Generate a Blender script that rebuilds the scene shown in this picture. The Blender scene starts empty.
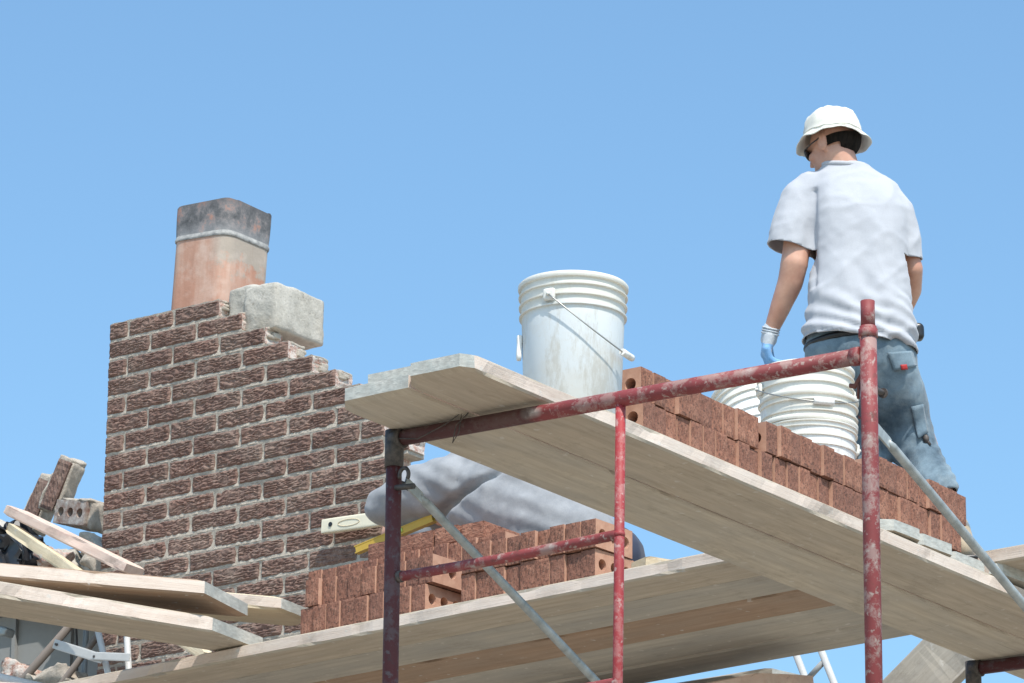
import bpy, bmesh, math, random
from mathutils import Vector, Matrix, Euler, noise
random.seed(7)
R = math.radians
C = bpy.context.scene.collection
SC = bpy.context.scene

# ------------------------------------------------------------------ tags
def tag(o, label=None, cat=None, group=None, kind=None):
    if label: o['label'] = label
    if cat: o['category'] = cat
    if group: o['group'] = group
    if kind: o['kind'] = kind
    return o

def thing(name, label, cat, loc=(0, 0, 0), rot=(0, 0, 0), group=None):
    o = bpy.data.objects.new(name, None); C.objects.link(o)
    o.empty_display_size = .1
    o.location = loc; o.rotation_euler = rot
    return tag(o, label, cat, group)

def link(name, me, mats, parent=None, loc=None, rot=None):
    o = bpy.data.objects.new(name, me); C.objects.link(o)
    if not isinstance(mats, (list, tuple)): mats = [mats]
    if not me.materials:
        for m in mats: me.materials.append(m)
    if parent: o.parent = parent
    if loc is not None: o.location = loc
    if rot is not None: o.rotation_euler = rot
    return o

def fin(name, bm, mats, parent=None, loc=None, rot=None, smooth=False, ang=None):
    me = bpy.data.meshes.new(name)
    bmesh.ops.recalc_face_normals(bm, faces=bm.faces)
    bm.to_mesh(me); bm.free()
    if smooth:
        for p in me.polygons: p.use_smooth = True
        if ang:
            try: me.set_sharp_from_angle(angle=R(ang))
            except Exception: pass
    return link(name, me, mats, parent, loc, rot)

def copy_tree(o, parent=None):
    c = o.copy(); C.objects.link(c)
    if parent: c.parent = parent
    for ch in list(o.children): copy_tree(ch, c)
    return c

# ------------------------------------------------------------------ node helpers
class NT:
    def __init__(s, name):
        s.m = bpy.data.materials.new(name); s.m.use_nodes = True
        s.t = s.m.node_tree; s.b = s.t.nodes['Principled BSDF']
        s.tc = s.n('ShaderNodeTexCoord')
    def n(s, ty, **k):
        nd = s.t.nodes.new(ty)
        for a, v in k.items(): setattr(nd, a, v)
        return nd
    def l(s, a, b): s.t.links.new(a, b)
    def val(s, sock, v):
        if hasattr(v, 'default_value') or hasattr(v, 'is_output'): s.l(v, sock)
        else: sock.default_value = v
    def mapv(s, scale=(1, 1, 1), rot=(0, 0, 0), src='Object'):
        m = s.n('ShaderNodeMapping'); m.inputs['Scale'].default_value = scale; m.inputs['Rotation'].default_value = rot
        s.l(s.tc.outputs[src], m.inputs['Vector']); return m.outputs[0]
    def noise(s, sc, det=4, rough=.6, vec=None, dist=0):
        n = s.n('ShaderNodeTexNoise'); n.inputs['Scale'].default_value = sc; n.inputs['Detail'].default_value = det
        n.inputs['Roughness'].default_value = rough; n.inputs['Distortion'].default_value = dist
        s.l(vec if vec is not None else s.tc.outputs['Object'], n.inputs['Vector']); return n.outputs['Fac']
    def ramp(s, fac, stops):
        r = s.n('ShaderNodeValToRGB'); e = r.color_ramp.elements
        while len(e) > 1: e.remove(e[-1])
        e[0].position, e[0].color = stops[0][0], col(stops[0][1])
        for p, c in stops[1:]:
            x = e.new(p); x.color = col(c)
        s.l(fac, r.inputs['Fac']); return r.outputs['Color']
    def mix(s, fac, a, b, mode='MIX'):
        m = s.n('ShaderNodeMix', data_type='RGBA', blend_type=mode)
        s.val(m.inputs[0], fac)
        for i, v in ((6, a), (7, b)):
            if hasattr(v, 'is_output'): s.l(v, m.inputs[i])
            else: m.inputs[i].default_value = col(v)
        return m.outputs[2]
    def math(s, op, a, b=0.0):
        m = s.n('ShaderNodeMath', operation=op)
        s.val(m.inputs[0], a); s.val(m.inputs[1], b); return m.outputs[0]
    def bump(s, h, strength=.5, dist=.01, prev=None):
        b = s.n('ShaderNodeBump'); b.inputs['Strength'].default_value = strength; b.inputs['Distance'].default_value = dist
        s.l(h, b.inputs['Height'])
        if prev is not None: s.l(prev, b.inputs['Normal'])
        s.l(b.outputs[0], s.b.inputs['Normal']); return b.outputs[0]
    def color(s, c):
        if hasattr(c, 'is_output'): s.l(c, s.b.inputs['Base Color'])
        else: s.b.inputs['Base Color'].default_value = col(c)
    def rough(s, r): s.val(s.b.inputs['Roughness'], r)
    def island(s): return s.n('ShaderNodeNewGeometry').outputs['Random Per Island']
    def rnd(s): return s.n('ShaderNodeObjectInfo').outputs['Random']

def col(c):
    if isinstance(c, (int, float)): c = (c, c, c)
    return (c[0], c[1], c[2], 1)

# ------------------------------------------------------------------ materials
def m_wood(name, c1, c2, gray=(.33, .31, .28), amt=.4, stain=(.2, .15, .1), stam=.25):
    t = NT(name)
    v = t.mapv((1.2, 14, 14)); g = t.noise(3, 8, .7, v, .4)
    base = t.ramp(g, [(.3, c1), (.52, tuple(.5*(a+b) for a, b in zip(c1, c2))), (.72, c2)])
    n2 = t.noise(2.2, 5, .6, t.mapv((1, 3, 3)))
    f = t.ramp(n2, [(.4, 0), (.7, amt)])
    base = t.mix(f, base, gray)
    n3 = t.noise(7, 6, .75, t.mapv((.6, 2, 2)))
    base = t.mix(t.ramp(n3, [(.56, 0), (.75, stam)]), base, stain)
    sp = t.noise(1.6, 6, .8, t.mapv((.7, 26, 26)))
    base = t.mix(t.ramp(sp, [(.60, 0), (.66, .45)]), base, tuple(x*.45 for x in c1))
    dr = t.noise(5, 7, .8, t.mapv((1, 1.4, 1.4))); base = t.mix(t.ramp(dr, [(.54, 0), (.66, .35)]), base, tuple(x*.5 for x in c1))
    kn = t.noise(26, 3, .5)
    base = t.mix(t.ramp(kn, [(.66, 0), (.70, .6)]), base, (.60, .58, .54))
    vr = t.math('MULTIPLY', t.rnd(), .22)
    base = t.mix(vr, base, (.25, .2, .15), 'MIX')
    t.color(base); t.rough(.85)
    g2 = t.noise(5, 6, .7, t.mapv((1.5, 60, 60)))
    b1 = t.bump(g2, .5, .003); t.bump(n3, .35, .004, b1)
    return t.m
M = {}
M['wood'] = m_wood('weathered_plank_wood', (.40, .335, .255), (.60, .525, .425))
M['wood2'] = m_wood('sandy_plank_wood', (.42, .36, .28), (.61, .55, .45), (.36, .35, .33), .5)
M['edge'] = m_wood('pale_plank_edge', (.62, .50, .42), (.80, .70, .62), (.60, .54, .48), .3, (.42, .28, .21), .35)
M['woodgrey'] = m_wood('grey_plank_wood', (.38, .345, .29), (.54, .50, .43), (.30, .30, .29), .7)
M['woodbrown'] = m_wood('brown_plank_wood', (.30, .19, .12), (.44, .31, .22), (.28, .25, .21), .4)
M['woodpink'] = m_wood('pink_stained_lumber', (.62, .42, .34), (.78, .62, .53), (.55, .48, .42), .4, (.5, .22, .18), .4)
M['woodnew'] = m_wood('fresh_lumber', (.62, .5, .33), (.76, .66, .48), (.5, .44, .36), .3)
t = NT('grey_end_grain')
g = t.noise(9, 5, .7); g2 = t.noise(40, 4, .6, t.mapv((1, 1, 3)))
cc = t.ramp(g, [(.3, (.30, .32, .31)), (.5, (.46, .47, .44)), (.7, (.62, .60, .55))])
cc = t.mix(t.ramp(g2, [(.35, .5), (.6, 0)]), cc, (.28, .27, .25)); t.color(cc); t.rough(.95); t.bump(g2, .5, .003); M['end'] = t.m

def m_brick(name, c1, c2, c3, pale, bumpd=.006, sc=1, vert=False):
    t = NT(name)
    n1 = t.noise(28*sc, 6, .7); n2 = t.noise(110*sc, 4, .65, t.mapv((1, 1, .35) if vert else (1, 1, 1)))
    base = t.ramp(n1, [(.3, c1), (.5, c2), (.68, c3)])
    base = t.mix(t.ramp(n2, [(.5, 0), (.72, .6)]), base, pale)
    base = t.mix(t.ramp(n2, [(.28, .7), (.45, 0)]), base, tuple(x*.35 for x in c1))
    return t, base, n1, n2
# chimney facing brick
t, base, n1, n2 = m_brick('rock_face_wall_brick', (.115, .066, .054), (.185, .105, .084), (.27, .165, .13), (.42, .30, .24))
base = t.mix(t.math('MULTIPLY', t.island(), .6), base, (.125, .075, .062))
dust = t.noise(6, 6, .7); base = t.mix(t.ramp(dust, [(.45, 0), (.75, .4)]), base, (.42, .35, .29))
t.color(base); t.rough(.9); t.bump(n2, .8, .004); M['wallbrick'] = t.m
t, base, n1, n2 = m_brick('torn_brick_side', (.34, .17, .13), (.48, .28, .22), (.55, .38, .32), (.7, .62, .56))
k = t.noise(34, 6, .75); base = t.mix(t.ramp(k, [(.42, 0), (.56, .85)]), base, (.66, .62, .57))
t.color(base); t.rough(.95); t.bump(k, 1, .012); M['torn'] = t.m
t = NT('pale_mortar'); k = t.noise(60, 6, .8); k2 = t.noise(9, 4, .6)
cc = t.ramp(k, [(.3, (.34, .30, .25)), (.55, (.50, .445, .375)), (.75, (.61, .55, .47))])
cc = t.mix(t.ramp(k2, [(.45, 0), (.7, .4)]), cc, (.33, .29, .26)); t.color(cc); t.rough(.95); t.bump(k, 1, .006); M['mortar'] = t.m
# loose bricks: ends/edges and smooth bed sides
def m_loose(name, dark):
    t, base, n1, n2 = m_brick(name, (.21*dark, .085*dark, .055*dark), (.32*dark, .14*dark, .09*dark), (.40*dark, .19*dark, .125*dark), (.44, .24, .165), vert=True)
    base = t.mix(t.math('MULTIPLY', t.rnd(), .6), base, (.17, .08, .06)); xx_ = t.noise(3, 2, .5, t.mapv((1, 1, 1), src='Generated'))
    sp = t.noise(150, 3, .7); base = t.mix(t.ramp(sp, [(.36, .75), (.46, 0)]), base, (.05, .03, .025))
    t.color(base); t.rough(.92); a = t.bump(n2, 1, .006); t.bump(n1, .6, .006, a); return t.m
M['brick'] = m_loose('loose_brick_rough_edge', 1.0)
t = NT('loose_brick_smooth_bed'); k = t.noise(30, 5, .6)
cc = t.ramp(k, [(.35, (.46, .25, .175)), (.65, (.58, .35, .25))]); cc = t.mix(t.math('MULTIPLY', t.rnd(), .3), cc, (.35, .17, .11))
t.color(cc); t.rough(.9); t.bump(k, .3, .002); M['bed'] = t.m
# concrete
t = NT('rough_concrete'); k = t.noise(9, 8, .75); k2 = t.noise(60, 5, .7); k3 = t.noise(4, 3, .5)
cc = t.ramp(k, [(.3, (.31, .29, .25)), (.5, (.45, .425, .375)), (.7, (.56, .53, .475))])
cc = t.mix(t.ramp(k2, [(.25, .8), (.42, 0)]), cc, (.16, .14, .12)); k5 = t.noise(22, 5, .7); cc = t.mix(t.ramp(k5, [(.60, 0), (.70, .75)]), cc, (.24, .21, .17)); cc = t.mix(t.ramp(k3, [(.5, 0), (.7, .35)]), cc, (.52, .42, .30))
t.color(cc); t.rough(.95); t.bump(k2, .7, .006); M['concrete'] = t.m
# flue clay: z gradient handled with object coordinates (z up from base)
def m_flue(name, sooty):
    t = NT(name); sx = t.n('ShaderNodeSeparateXYZ'); t.l(t.tc.outputs['Object'], sx.inputs[0])
    st = t.noise(9, 5, .65, t.mapv((1, 1, .12))); k = t.noise(14, 6, .7)
    if not sooty:
        cc = t.ramp(st, [(.3, (.36, .17, .11)), (.5, (.47, .25, .175)), (.7, (.56, .38, .30))])
        zf = t.math('ADD', sx.outputs[2], t.math('MULTIPLY', k, .35))
        xf = t.ramp(sx.outputs[0], [(.05, 0), (.11, 1)])
        f = t.ramp(zf, [(.67, 0), (.71, .95)])
        f = t.math('MULTIPLY', f, t.math('ADD', t.math('MULTIPLY', xf, .88), .12))
        cc = t.mix(f, cc, (.40, .345, .29))
        ds = t.noise(16, 4, .6, t.mapv((1, 1, .05))); cc = t.mix(t.ramp(ds, [(.62, 0), (.72, .6)]), cc, (.3, .2, .15))
        wd = t.noise(12, 5, .6); cc = t.mix(t.ramp(wd, [(.5, 0), (.75, .4)]), cc, (.72, .6, .52))
    else:
        cc = t.ramp(k, [(.32, (.05, .05, .055)), (.48, (.13, .13, .135)), (.56, (.22, .20, .20)), (.66, (.40, .22, .17))])
        cc = t.mix(t.ramp(sx.outputs[2], [(.0, .45), (.05, 0)]), cc, (.42, .42, .43))
        cc = t.mix(t.ramp(sx.outputs[2], [(.085, 0), (.135, .85)]), cc, (.05, .05, .055))
    t.color(cc); t.rough(.85); t.bump(k, .5, .006); return t.m
M['flue'] = m_flue('clay_flue', False); M['soot'] = m_flue('sooty_flue', True)
t = NT('flue_joint_cement'); k = t.noise(40, 4, .6); t.color(t.ramp(k, [(.3, (.22, .22, .22)), (.7, (.48, .47, .45))])); t.rough(.9); t.bump(k, .6, .004); M['cement'] = t.m

def m_paint(name, red, worn, rust, wa=.55, plank_shade=False):
    t = NT(name); k = t.noise(16, 7, .75); k2 = t.noise(6, 5, .6, t.mapv((1, 1, .5))); k3 = t.noise(55, 4, .6)
    cc = t.ramp(k2, [(.35, red), (.65, tuple(x*.72 for x in red))])
    cc = t.mix(t.ramp(k, [(.5, 0), (.58, wa)]), cc, worn)
    cc = t.mix(t.ramp(k3, [(.58, 0), (.66, .8)]), cc, worn)
    cc = t.mix(t.ramp(k, [(.3, .8), (.4, 0)]), cc, rust)
    big = t.noise(3.2, 3, .5); cc = t.mix(t.ramp(big, [(.63, 0), (.66, .8)]), cc, (.48, .45, .42))
    if plank_shade:
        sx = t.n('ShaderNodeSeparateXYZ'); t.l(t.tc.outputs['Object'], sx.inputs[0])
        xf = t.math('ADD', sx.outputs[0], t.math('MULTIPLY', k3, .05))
        cc = t.mix(t.ramp(xf, [(.47, .82), (.50, 0)]), cc, (.055, .022, .022))  # shadow of the walkway planks painted into the bar colour, ending at their edge
    t.color(cc); t.rough(.62); t.bump(k, .5, .002); return t.m
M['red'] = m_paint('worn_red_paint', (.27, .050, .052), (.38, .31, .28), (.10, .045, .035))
M['redbar'] = m_paint('worn_red_bar_shaded_left', (.26, .045, .048), (.38, .29, .26), (.12, .05, .04), .5, plank_shade=True)  # left part carries the painted plank shadow
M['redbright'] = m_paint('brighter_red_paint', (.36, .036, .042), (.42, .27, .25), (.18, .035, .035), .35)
M['reddark'] = m_paint('shaded_red_paint', (.085, .014, .018), (.10, .085, .095), (.04, .03, .035), .5)  # shade on the near left post put into a darker red
t = NT('galvanised_steel'); k = t.noise(30, 5, .6, t.mapv((1, 1, .3))); t.color(t.ramp(k, [(.3, (.25, .27, .27)), (.7, (.45, .48, .48))])); t.b.inputs['Metallic'].default_value = .35; t.rough(.5); t.bump(k, .2, .002); M['galv'] = t.m
t = NT('dark_iron'); k = t.noise(60, 4, .6); t.color(t.ramp(k, [(.3, (.03, .03, .03)), (.7, (.11, .09, .08))])); t.rough(.6); M['iron'] = t.m

def m_plastic(name, c, dirt, amt=.6):
    t = NT(name); k = t.noise(7, 7, .7); k2 = t.noise(40, 5, .7); k3 = t.noise(3, 3, .5)
    cc = t.mix(t.ramp(k, [(.45, 0), (.7, amt)]), c, dirt)
    cc = t.mix(t.ramp(k2, [(.62, 0), (.72, .5)]), cc, (.55, .52, .46))
    cc = t.mix(t.ramp(k3, [(.4, 0), (.7, .35)]), cc, (.80, .78, .72))
    dp = t.noise(11, 7, .8, t.mapv((1, 1, .25))); cc = t.mix(t.ramp(dp, [(.53, 0), (.62, .55)]), cc, tuple(x*.82 for x in dirt))
    sx = t.n('ShaderNodeSeparateXYZ'); t.l(t.tc.outputs['Object'], sx.inputs[0]); zz = t.math('ADD', sx.outputs[2], t.math('MULTIPLY', k, .10))
    cc = t.mix(t.ramp(zz, [(.30, 0), (.36, .55)]), cc, (.70, .66, .56))
    t.color(cc); t.rough(t.ramp(k, [(.3, .42), (.7, .75)])); t.bump(k2, .15, .002)
    t.b.inputs['Subsurface Weight'].default_value = 0.0
    return t.m
M['pail'] = m_plastic('dirty_white_plastic', (.62, .67, .70), (.56, .53, .46))
M['pailwhite'] = m_plastic('clean_white_plastic', (.82, .82, .80), (.66, .63, .58), .45)
t = NT('steel_wire'); t.color((.35, .35, .34)); t.b.inputs['Metallic'].default_value = .7; t.rough(.4); M['wire'] = t.m

def m_cloth(name, c1, c2, sc=5, fine=320, bd=.004, dust=None):
    t = NT(name); k = t.noise(sc, 5, .6); f = t.noise(fine, 2, .5)
    cc = t.ramp(k, [(.35, c1), (.65, c2)]); cc = t.mix(t.ramp(f, [(.35, .12), (.6, 0)]), cc, tuple(x*.6 for x in c1))
    if dust: d = t.noise(11, 6, .7); cc = t.mix(t.ramp(d, [(.5, 0), (.72, .6)]), cc, dust)
    t.color(cc); t.rough(.95); a = t.bump(f, .2, .001); t.bump(k, .4, bd, a)
    try: t.b.inputs['Sheen Weight'].default_value = .15
    except Exception: pass
    return t.m
M['shirt'] = m_cloth('heather_tshirt', (.42, .435, .475), (.465, .48, .52), 7)
M['sweat'] = m_cloth('grey_sweatshirt', (.24, .25, .27), (.33, .34, .36), 12, 220)
M['jeans'] = m_cloth('faded_denim', (.05, .085, .12), (.20, .28, .34), 9, 260, .006, (.27, .32, .34))
M['navy'] = m_cloth('navy_trousers', (.02, .03, .06), (.04, .05, .09))
M['hat'] = m_cloth('cream_cotton', (.64, .63, .56), (.72, .71, .65), 9, 240)
M['glove'] = m_cloth('white_knit_glove', (.44, .49, .55), (.58, .62, .66), 20, 200)
M['glovepalm'] = m_cloth('blue_latex_palm', (.16, .38, .70), (.26, .48, .78), 12)
M['sock'] = m_cloth('pale_sock', (.66, .60, .56), (.76, .7, .66))
M['boot'] = m_cloth('tan_boot_leather', (.30, .24, .16), (.46, .38, .28))
M['bootcuff'] = m_cloth('grey_boot_cuff', (.14, .16, .16), (.24, .26, .26))
t = NT('skin'); k = t.noise(14, 4, .6); t.color(t.ramp(k, [(.35, (.50, .25, .175)), (.65, (.62, .36, .26))])); t.rough(.5)
t.b.inputs['Subsurface Weight'].default_value = .06; t.b.inputs['Subsurface Radius'].default_value = (.02, .008, .004); M['skin'] = t.m
t = NT('dark_hair'); k = t.noise(120, 3, .6, t.mapv((1, 1, .2))); t.color(t.ramp(k, [(.35, (.006, .005, .004)), (.65, (.018, .013, .010))])); t.rough(.9); t.b.inputs['Specular IOR Level'].default_value = .15; t.bump(k, .5, .002); M['hair'] = t.m
def m_flat(name, c, r=.5, metal=0):
    t = NT(name); k = t.noise(35, 4, .6); t.color(t.mix(t.ramp(k, [(.4, 0), (.7, .3)]), c, tuple(x*.7+.03 for x in c))); t.rough(r); t.b.inputs['Metallic'].default_value = metal; return t.m
M['black'] = m_flat('black_plastic', (.015, .015, .017), .35)
M['blackfilm'] = m_flat('black_rubber_sheet', (.02, .022, .028), .3)
M['lens'] = m_flat('dark_lens', (.02, .02, .025), .1)
M['redtab'] = m_flat('red_tab', (.45, .03, .03), .7)
M['yellow'] = m_flat('yellow_enamel', (.55, .36, .05), .5)
M['cream'] = m_flat('cream_level_paint', (.78, .72, .56), .5)
M['whitebar'] = m_flat('white_painted_metal', (.50, .50, .49), .5)
M['vial'] = m_flat('spirit_vial', (.45, .6, .15), .15)
M['brownpole'] = m_flat('brown_grey_pole', (.20, .17, .15), .7)
M['green'] = m_flat('dark_green_tarp', (.03, .10, .05), .7)
M['sidegrey'] = m_flat('grey_siding_paint', (.30, .31, .31), .7)
M['roofing'] = m_flat('grey_flashing', (.34, .36, .38), .5)
M['leather'] = m_flat('brown_leather', (.16, .05, .035), .6)

# ------------------------------------------------------------------ geometry helpers
def box(bm, x0, x1, y0, y1, z0, z1, mi=0, mat=None):
    vs = [bm.verts.new(mat @ Vector(p) if mat else p) for p in
          ((x0,y0,z0),(x1,y0,z0),(x1,y1,z0),(x0,y1,z0),(x0,y0,z1),(x1,y0,z1),(x1,y1,z1),(x0,y1,z1))]
    for f in ((0,3,2,1),(4,5,6,7),(0,1,5,4),(1,2,6,5),(2,3,7,6),(3,0,4,7)):
        fc = bm.faces.new([vs[i] for i in f]); fc.material_index = mi
    return vs

def tube(bm, pts, r, n=14, cap=True, mi=0, closed=False):
    pts = [Vector(p) for p in pts]; rings = []
    rr = r if isinstance(r, (list, tuple)) else [r]*len(pts)
    prev = None
    for i, p in enumerate(pts):
        if closed: d = pts[(i+1) % len(pts)] - pts[i-1]
        else: d = pts[min(i+1, len(pts)-1)] - pts[max(i-1, 0)]
        d.normalize()
        if prev is None:
            u = d.orthogonal().normalized()
        else:
            u = (prev - d*prev.dot(d)).normalized()
        prev = u; v = d.cross(u)
        rings.append([bm.verts.new(p + (u*math.cos(2*math.pi*k/n) + v*math.sin(2*math.pi*k/n))*rr[i]) for k in range(n)])
    m = len(rings)
    for i in range(m if closed else m-1):
        a, b = rings[i], rings[(i+1) % m]
        for k in range(n):
            f = bm.faces.new((a[k], a[(k+1) % n], b[(k+1) % n], b[k])); f.material_index = mi; f.smooth = True
    if cap and not closed:
        bm.faces.new(rings[0][::-1]).material_index = mi; bm.faces.new(rings[-1]).material_index = mi
    return rings

def loft(bm, rings, n=28, cap=True, mi=0):
    """rings: (cx, cy, cz, rx, ry[, squareness])"""
    R_ = []
    for q in rings:
        cx, cy, cz, rx, ry = q[:5]; e = q[5] if len(q) > 5 else 2.0
        row = []
        for k in range(n):
            a = 2*math.pi*k/n; ca, sa = math.cos(a), math.sin(a)
            x = math.copysign(abs(ca)**(2/e), ca)*rx; y = math.copysign(abs(sa)**(2/e), sa)*ry
            row.append(bm.verts.new((cx+x, cy+y, cz)))
        R_.append(row)
    for a, b in zip(R_, R_[1:]):
        for k in range(n):
            f = bm.faces.new((a[k], a[(k+1) % n], b[(k+1) % n], b[k])); f.material_index = mi; f.smooth = True
    if cap:
        bm.faces.new(R_[0][::-1]).material_index = mi; bm.faces.new(R_[-1]).material_index = mi
    return R_

def lathe(bm, prof, n=48, mi=0, wob=None):
    R_ = []
    for r, z in prof:
        row = []
        for k in range(n):
            a = 2*math.pi*k/n; q = r; zz = z
            if wob: q, zz = wob(a, r, z)
            row.append(bm.verts.new((q*math.cos(a), q*math.sin(a), zz)))
        R_.append(row)
    for a, b in zip(R_, R_[1:]):
        for k in range(n):
            f = bm.faces.new((a[k], a[(k+1) % n], b[(k+1) % n], b[k])); f.smooth = True; f.material_index = mi
    return R_

_SPH = {}
def vsph(bm, mt, u, v):
    if (u, v) not in _SPH:
        P = [(0, 0, -1)] + [(math.cos(math.pi*(j/v-.5))*math.cos(2*math.pi*i/u), math.cos(math.pi*(j/v-.5))*math.sin(2*math.pi*i/u), math.sin(math.pi*(j/v-.5))) for j in range(1, v) for i in range(u)] + [(0, 0, 1)]
        F = [(0, 1+(i+1) % u, 1+i) for i in range(u)]
        for j in range(v-2):
            for i in range(u): a = 1+j*u; F.append((a+i, a+(i+1) % u, a+u+(i+1) % u, a+u+i))
        a = 1+(v-2)*u; F += [(a+i, a+(i+1) % u, len(P)-1) for i in range(u)]
        _SPH[(u, v)] = ([Vector(p) for p in P], F)
    P, F = _SPH[(u, v)]
    vs = [bm.verts.new(mt @ p) for p in P]
    for f in F: bm.faces.new([vs[i] for i in f]).smooth = True

def ball(bm, c, r, seg=14):
    if not isinstance(r, (list, tuple)): r = (r, r, r)
    vsph(bm, Matrix.Translation(Vector(c)) @ Matrix.Diagonal((r[0], r[1], r[2], 1)), seg, seg//2+2)

def chain(bm, pts):
    """pts: (x,y,z,r) tapered limb built from overlapping balls, merged later by the remesher"""
    for a, b in zip(pts, pts[1:]):
        A, B = Vector(a[:3]), Vector(b[:3]); L = (B-A).length
        n = max(2, int(L/(min(a[3], b[3])*.3))+1)
        for i in range(n+1):
            f = i/n; ball(bm, A.lerp(B, f), a[3]*(1-f)+b[3]*f, 12)

def organic(name, bm, voxel, mats, parent, smooth=4, disp=None, cut=None):
    """merge overlapping solids into one continuous skin"""
    me = bpy.data.meshes.new(name+'_raw'); bmesh.ops.recalc_face_normals(bm, faces=bm.faces); bm.to_mesh(me); bm.free()
    o = bpy.data.objects.new(name+'_raw', me); C.objects.link(o)
    md = o.modifiers.new('r', 'REMESH'); md.mode = 'VOXEL'; md.voxel_size = voxel
    dg = bpy.context.evaluated_depsgraph_get(); dg.update()
    m2 = bpy.data.meshes.new_from_object(o.evaluated_get(dg))
    bpy.data.objects.remove(o); bpy.data.meshes.remove(me)
    b2 = bmesh.new(); b2.from_mesh(m2)
    for _ in range(smooth): bmesh.ops.smooth_vert(b2, verts=b2.verts, factor=.5, use_axis_x=True, use_axis_y=True, use_axis_z=True)
    b2.normal_update()
    if disp:
        mv = [(v, v.normal.copy()*disp(v.co, v.normal)) for v in b2.verts]
        for v, d in mv: v.co += d
        bmesh.ops.smooth_vert(b2, verts=b2.verts, factor=.3, use_axis_x=True, use_axis_y=True, use_axis_z=True)
    if cut: cut(b2)
    for f in b2.faces: f.smooth = True
    m3 = bpy.data.meshes.new(name); b2.to_mesh(m3); b2.free(); bpy.data.meshes.remove(m2)
    return link(name, m3, mats, parent)

def N3(p, s=1.0, o=0.0): return noise.noise(Vector(p)*s + Vector((o, o*1.7, o*.3)))

def rock_block(bm, x0, x1, y0, y1, z0, z1, seed, amp=.006, n=9, mat=None, rnd_=.012):
    tb = bmesh.new(); bmesh.ops.create_cube(tb, size=1)
    bmesh.ops.subdivide_edges(tb, edges=tb.edges, cuts=n, use_grid_fill=True)
    c = Vector(((x0+x1)/2, (y0+y1)/2, (z0+z1)/2)); d = Vector((x1-x0, y1-y0, z1-z0))
    mp = {}
    for v in tb.verts:
        p = Vector((v.co.x*d.x, v.co.y*d.y, v.co.z*d.z))
        e = [max(0, abs(p[i]) - (d[i]/2 - rnd_)) for i in range(3)]
        for i in range(3):
            if e[i] > 0:
                o = math.sqrt(sum(q*q for q in e)); k = (rnd_/o if o > rnd_ else 1)
                p[i] = math.copysign(d[i]/2 - rnd_ + e[i]*k, p[i])
        q = p + c
        dr = Vector([N3(q, 9, seed+i*5)*amp*1.5 + N3(q, 30, seed+i*3)*amp*.8 for i in range(3)])
        w = q + dr
        mp[v] = bm.verts.new(mat @ w if mat else w)
    for f in tb.faces: bm.faces.new([mp[v] for v in f.verts])
    tb.free()

# ================================================================== SETTING
bm = bmesh.new(); S = 600
vs = [bm.verts.new(p) for p in ((-S,-S,0),(S,-S,0),(S,S,0),(-S,S,0))]; bm.faces.new(vs)
t = NT('dry_ground'); k = t.noise(.8, 8, .7); t.color(t.ramp(k, [(.35, (.29, .255, .205)), (.65, (.40, .355, .29))])); t.rough(1); t.bump(t.noise(20, 5, .6), .5, .02)
g = fin('ground', bm, t.m); tag(g, kind='structure')

# ------------------------------------------------------------------ house behind the rubble
house = thing('house', 'grey sided house wall behind the rubble and lumber at the lower left', 'house', (-6.2, 3.42, 0))
bm = bmesh.new()
box(bm, -3.2, 2.5, 0, 5, 0, 5.94)
fin('wall', bm, M['sidegrey'], house)
bm = bmesh.new()
for i in range(20):
    x = -3.1 + i*.285
    box(bm, x, x+.018, -.016, -.001, 0, 5.93)
fin('siding_batten', bm, M['sidegrey'], house)
bm = bmesh.new(); box(bm, -3.25, 2.54, -.05, 5.05, 5.943, 5.975); fin('roof', bm, M['roofing'], house)

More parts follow.
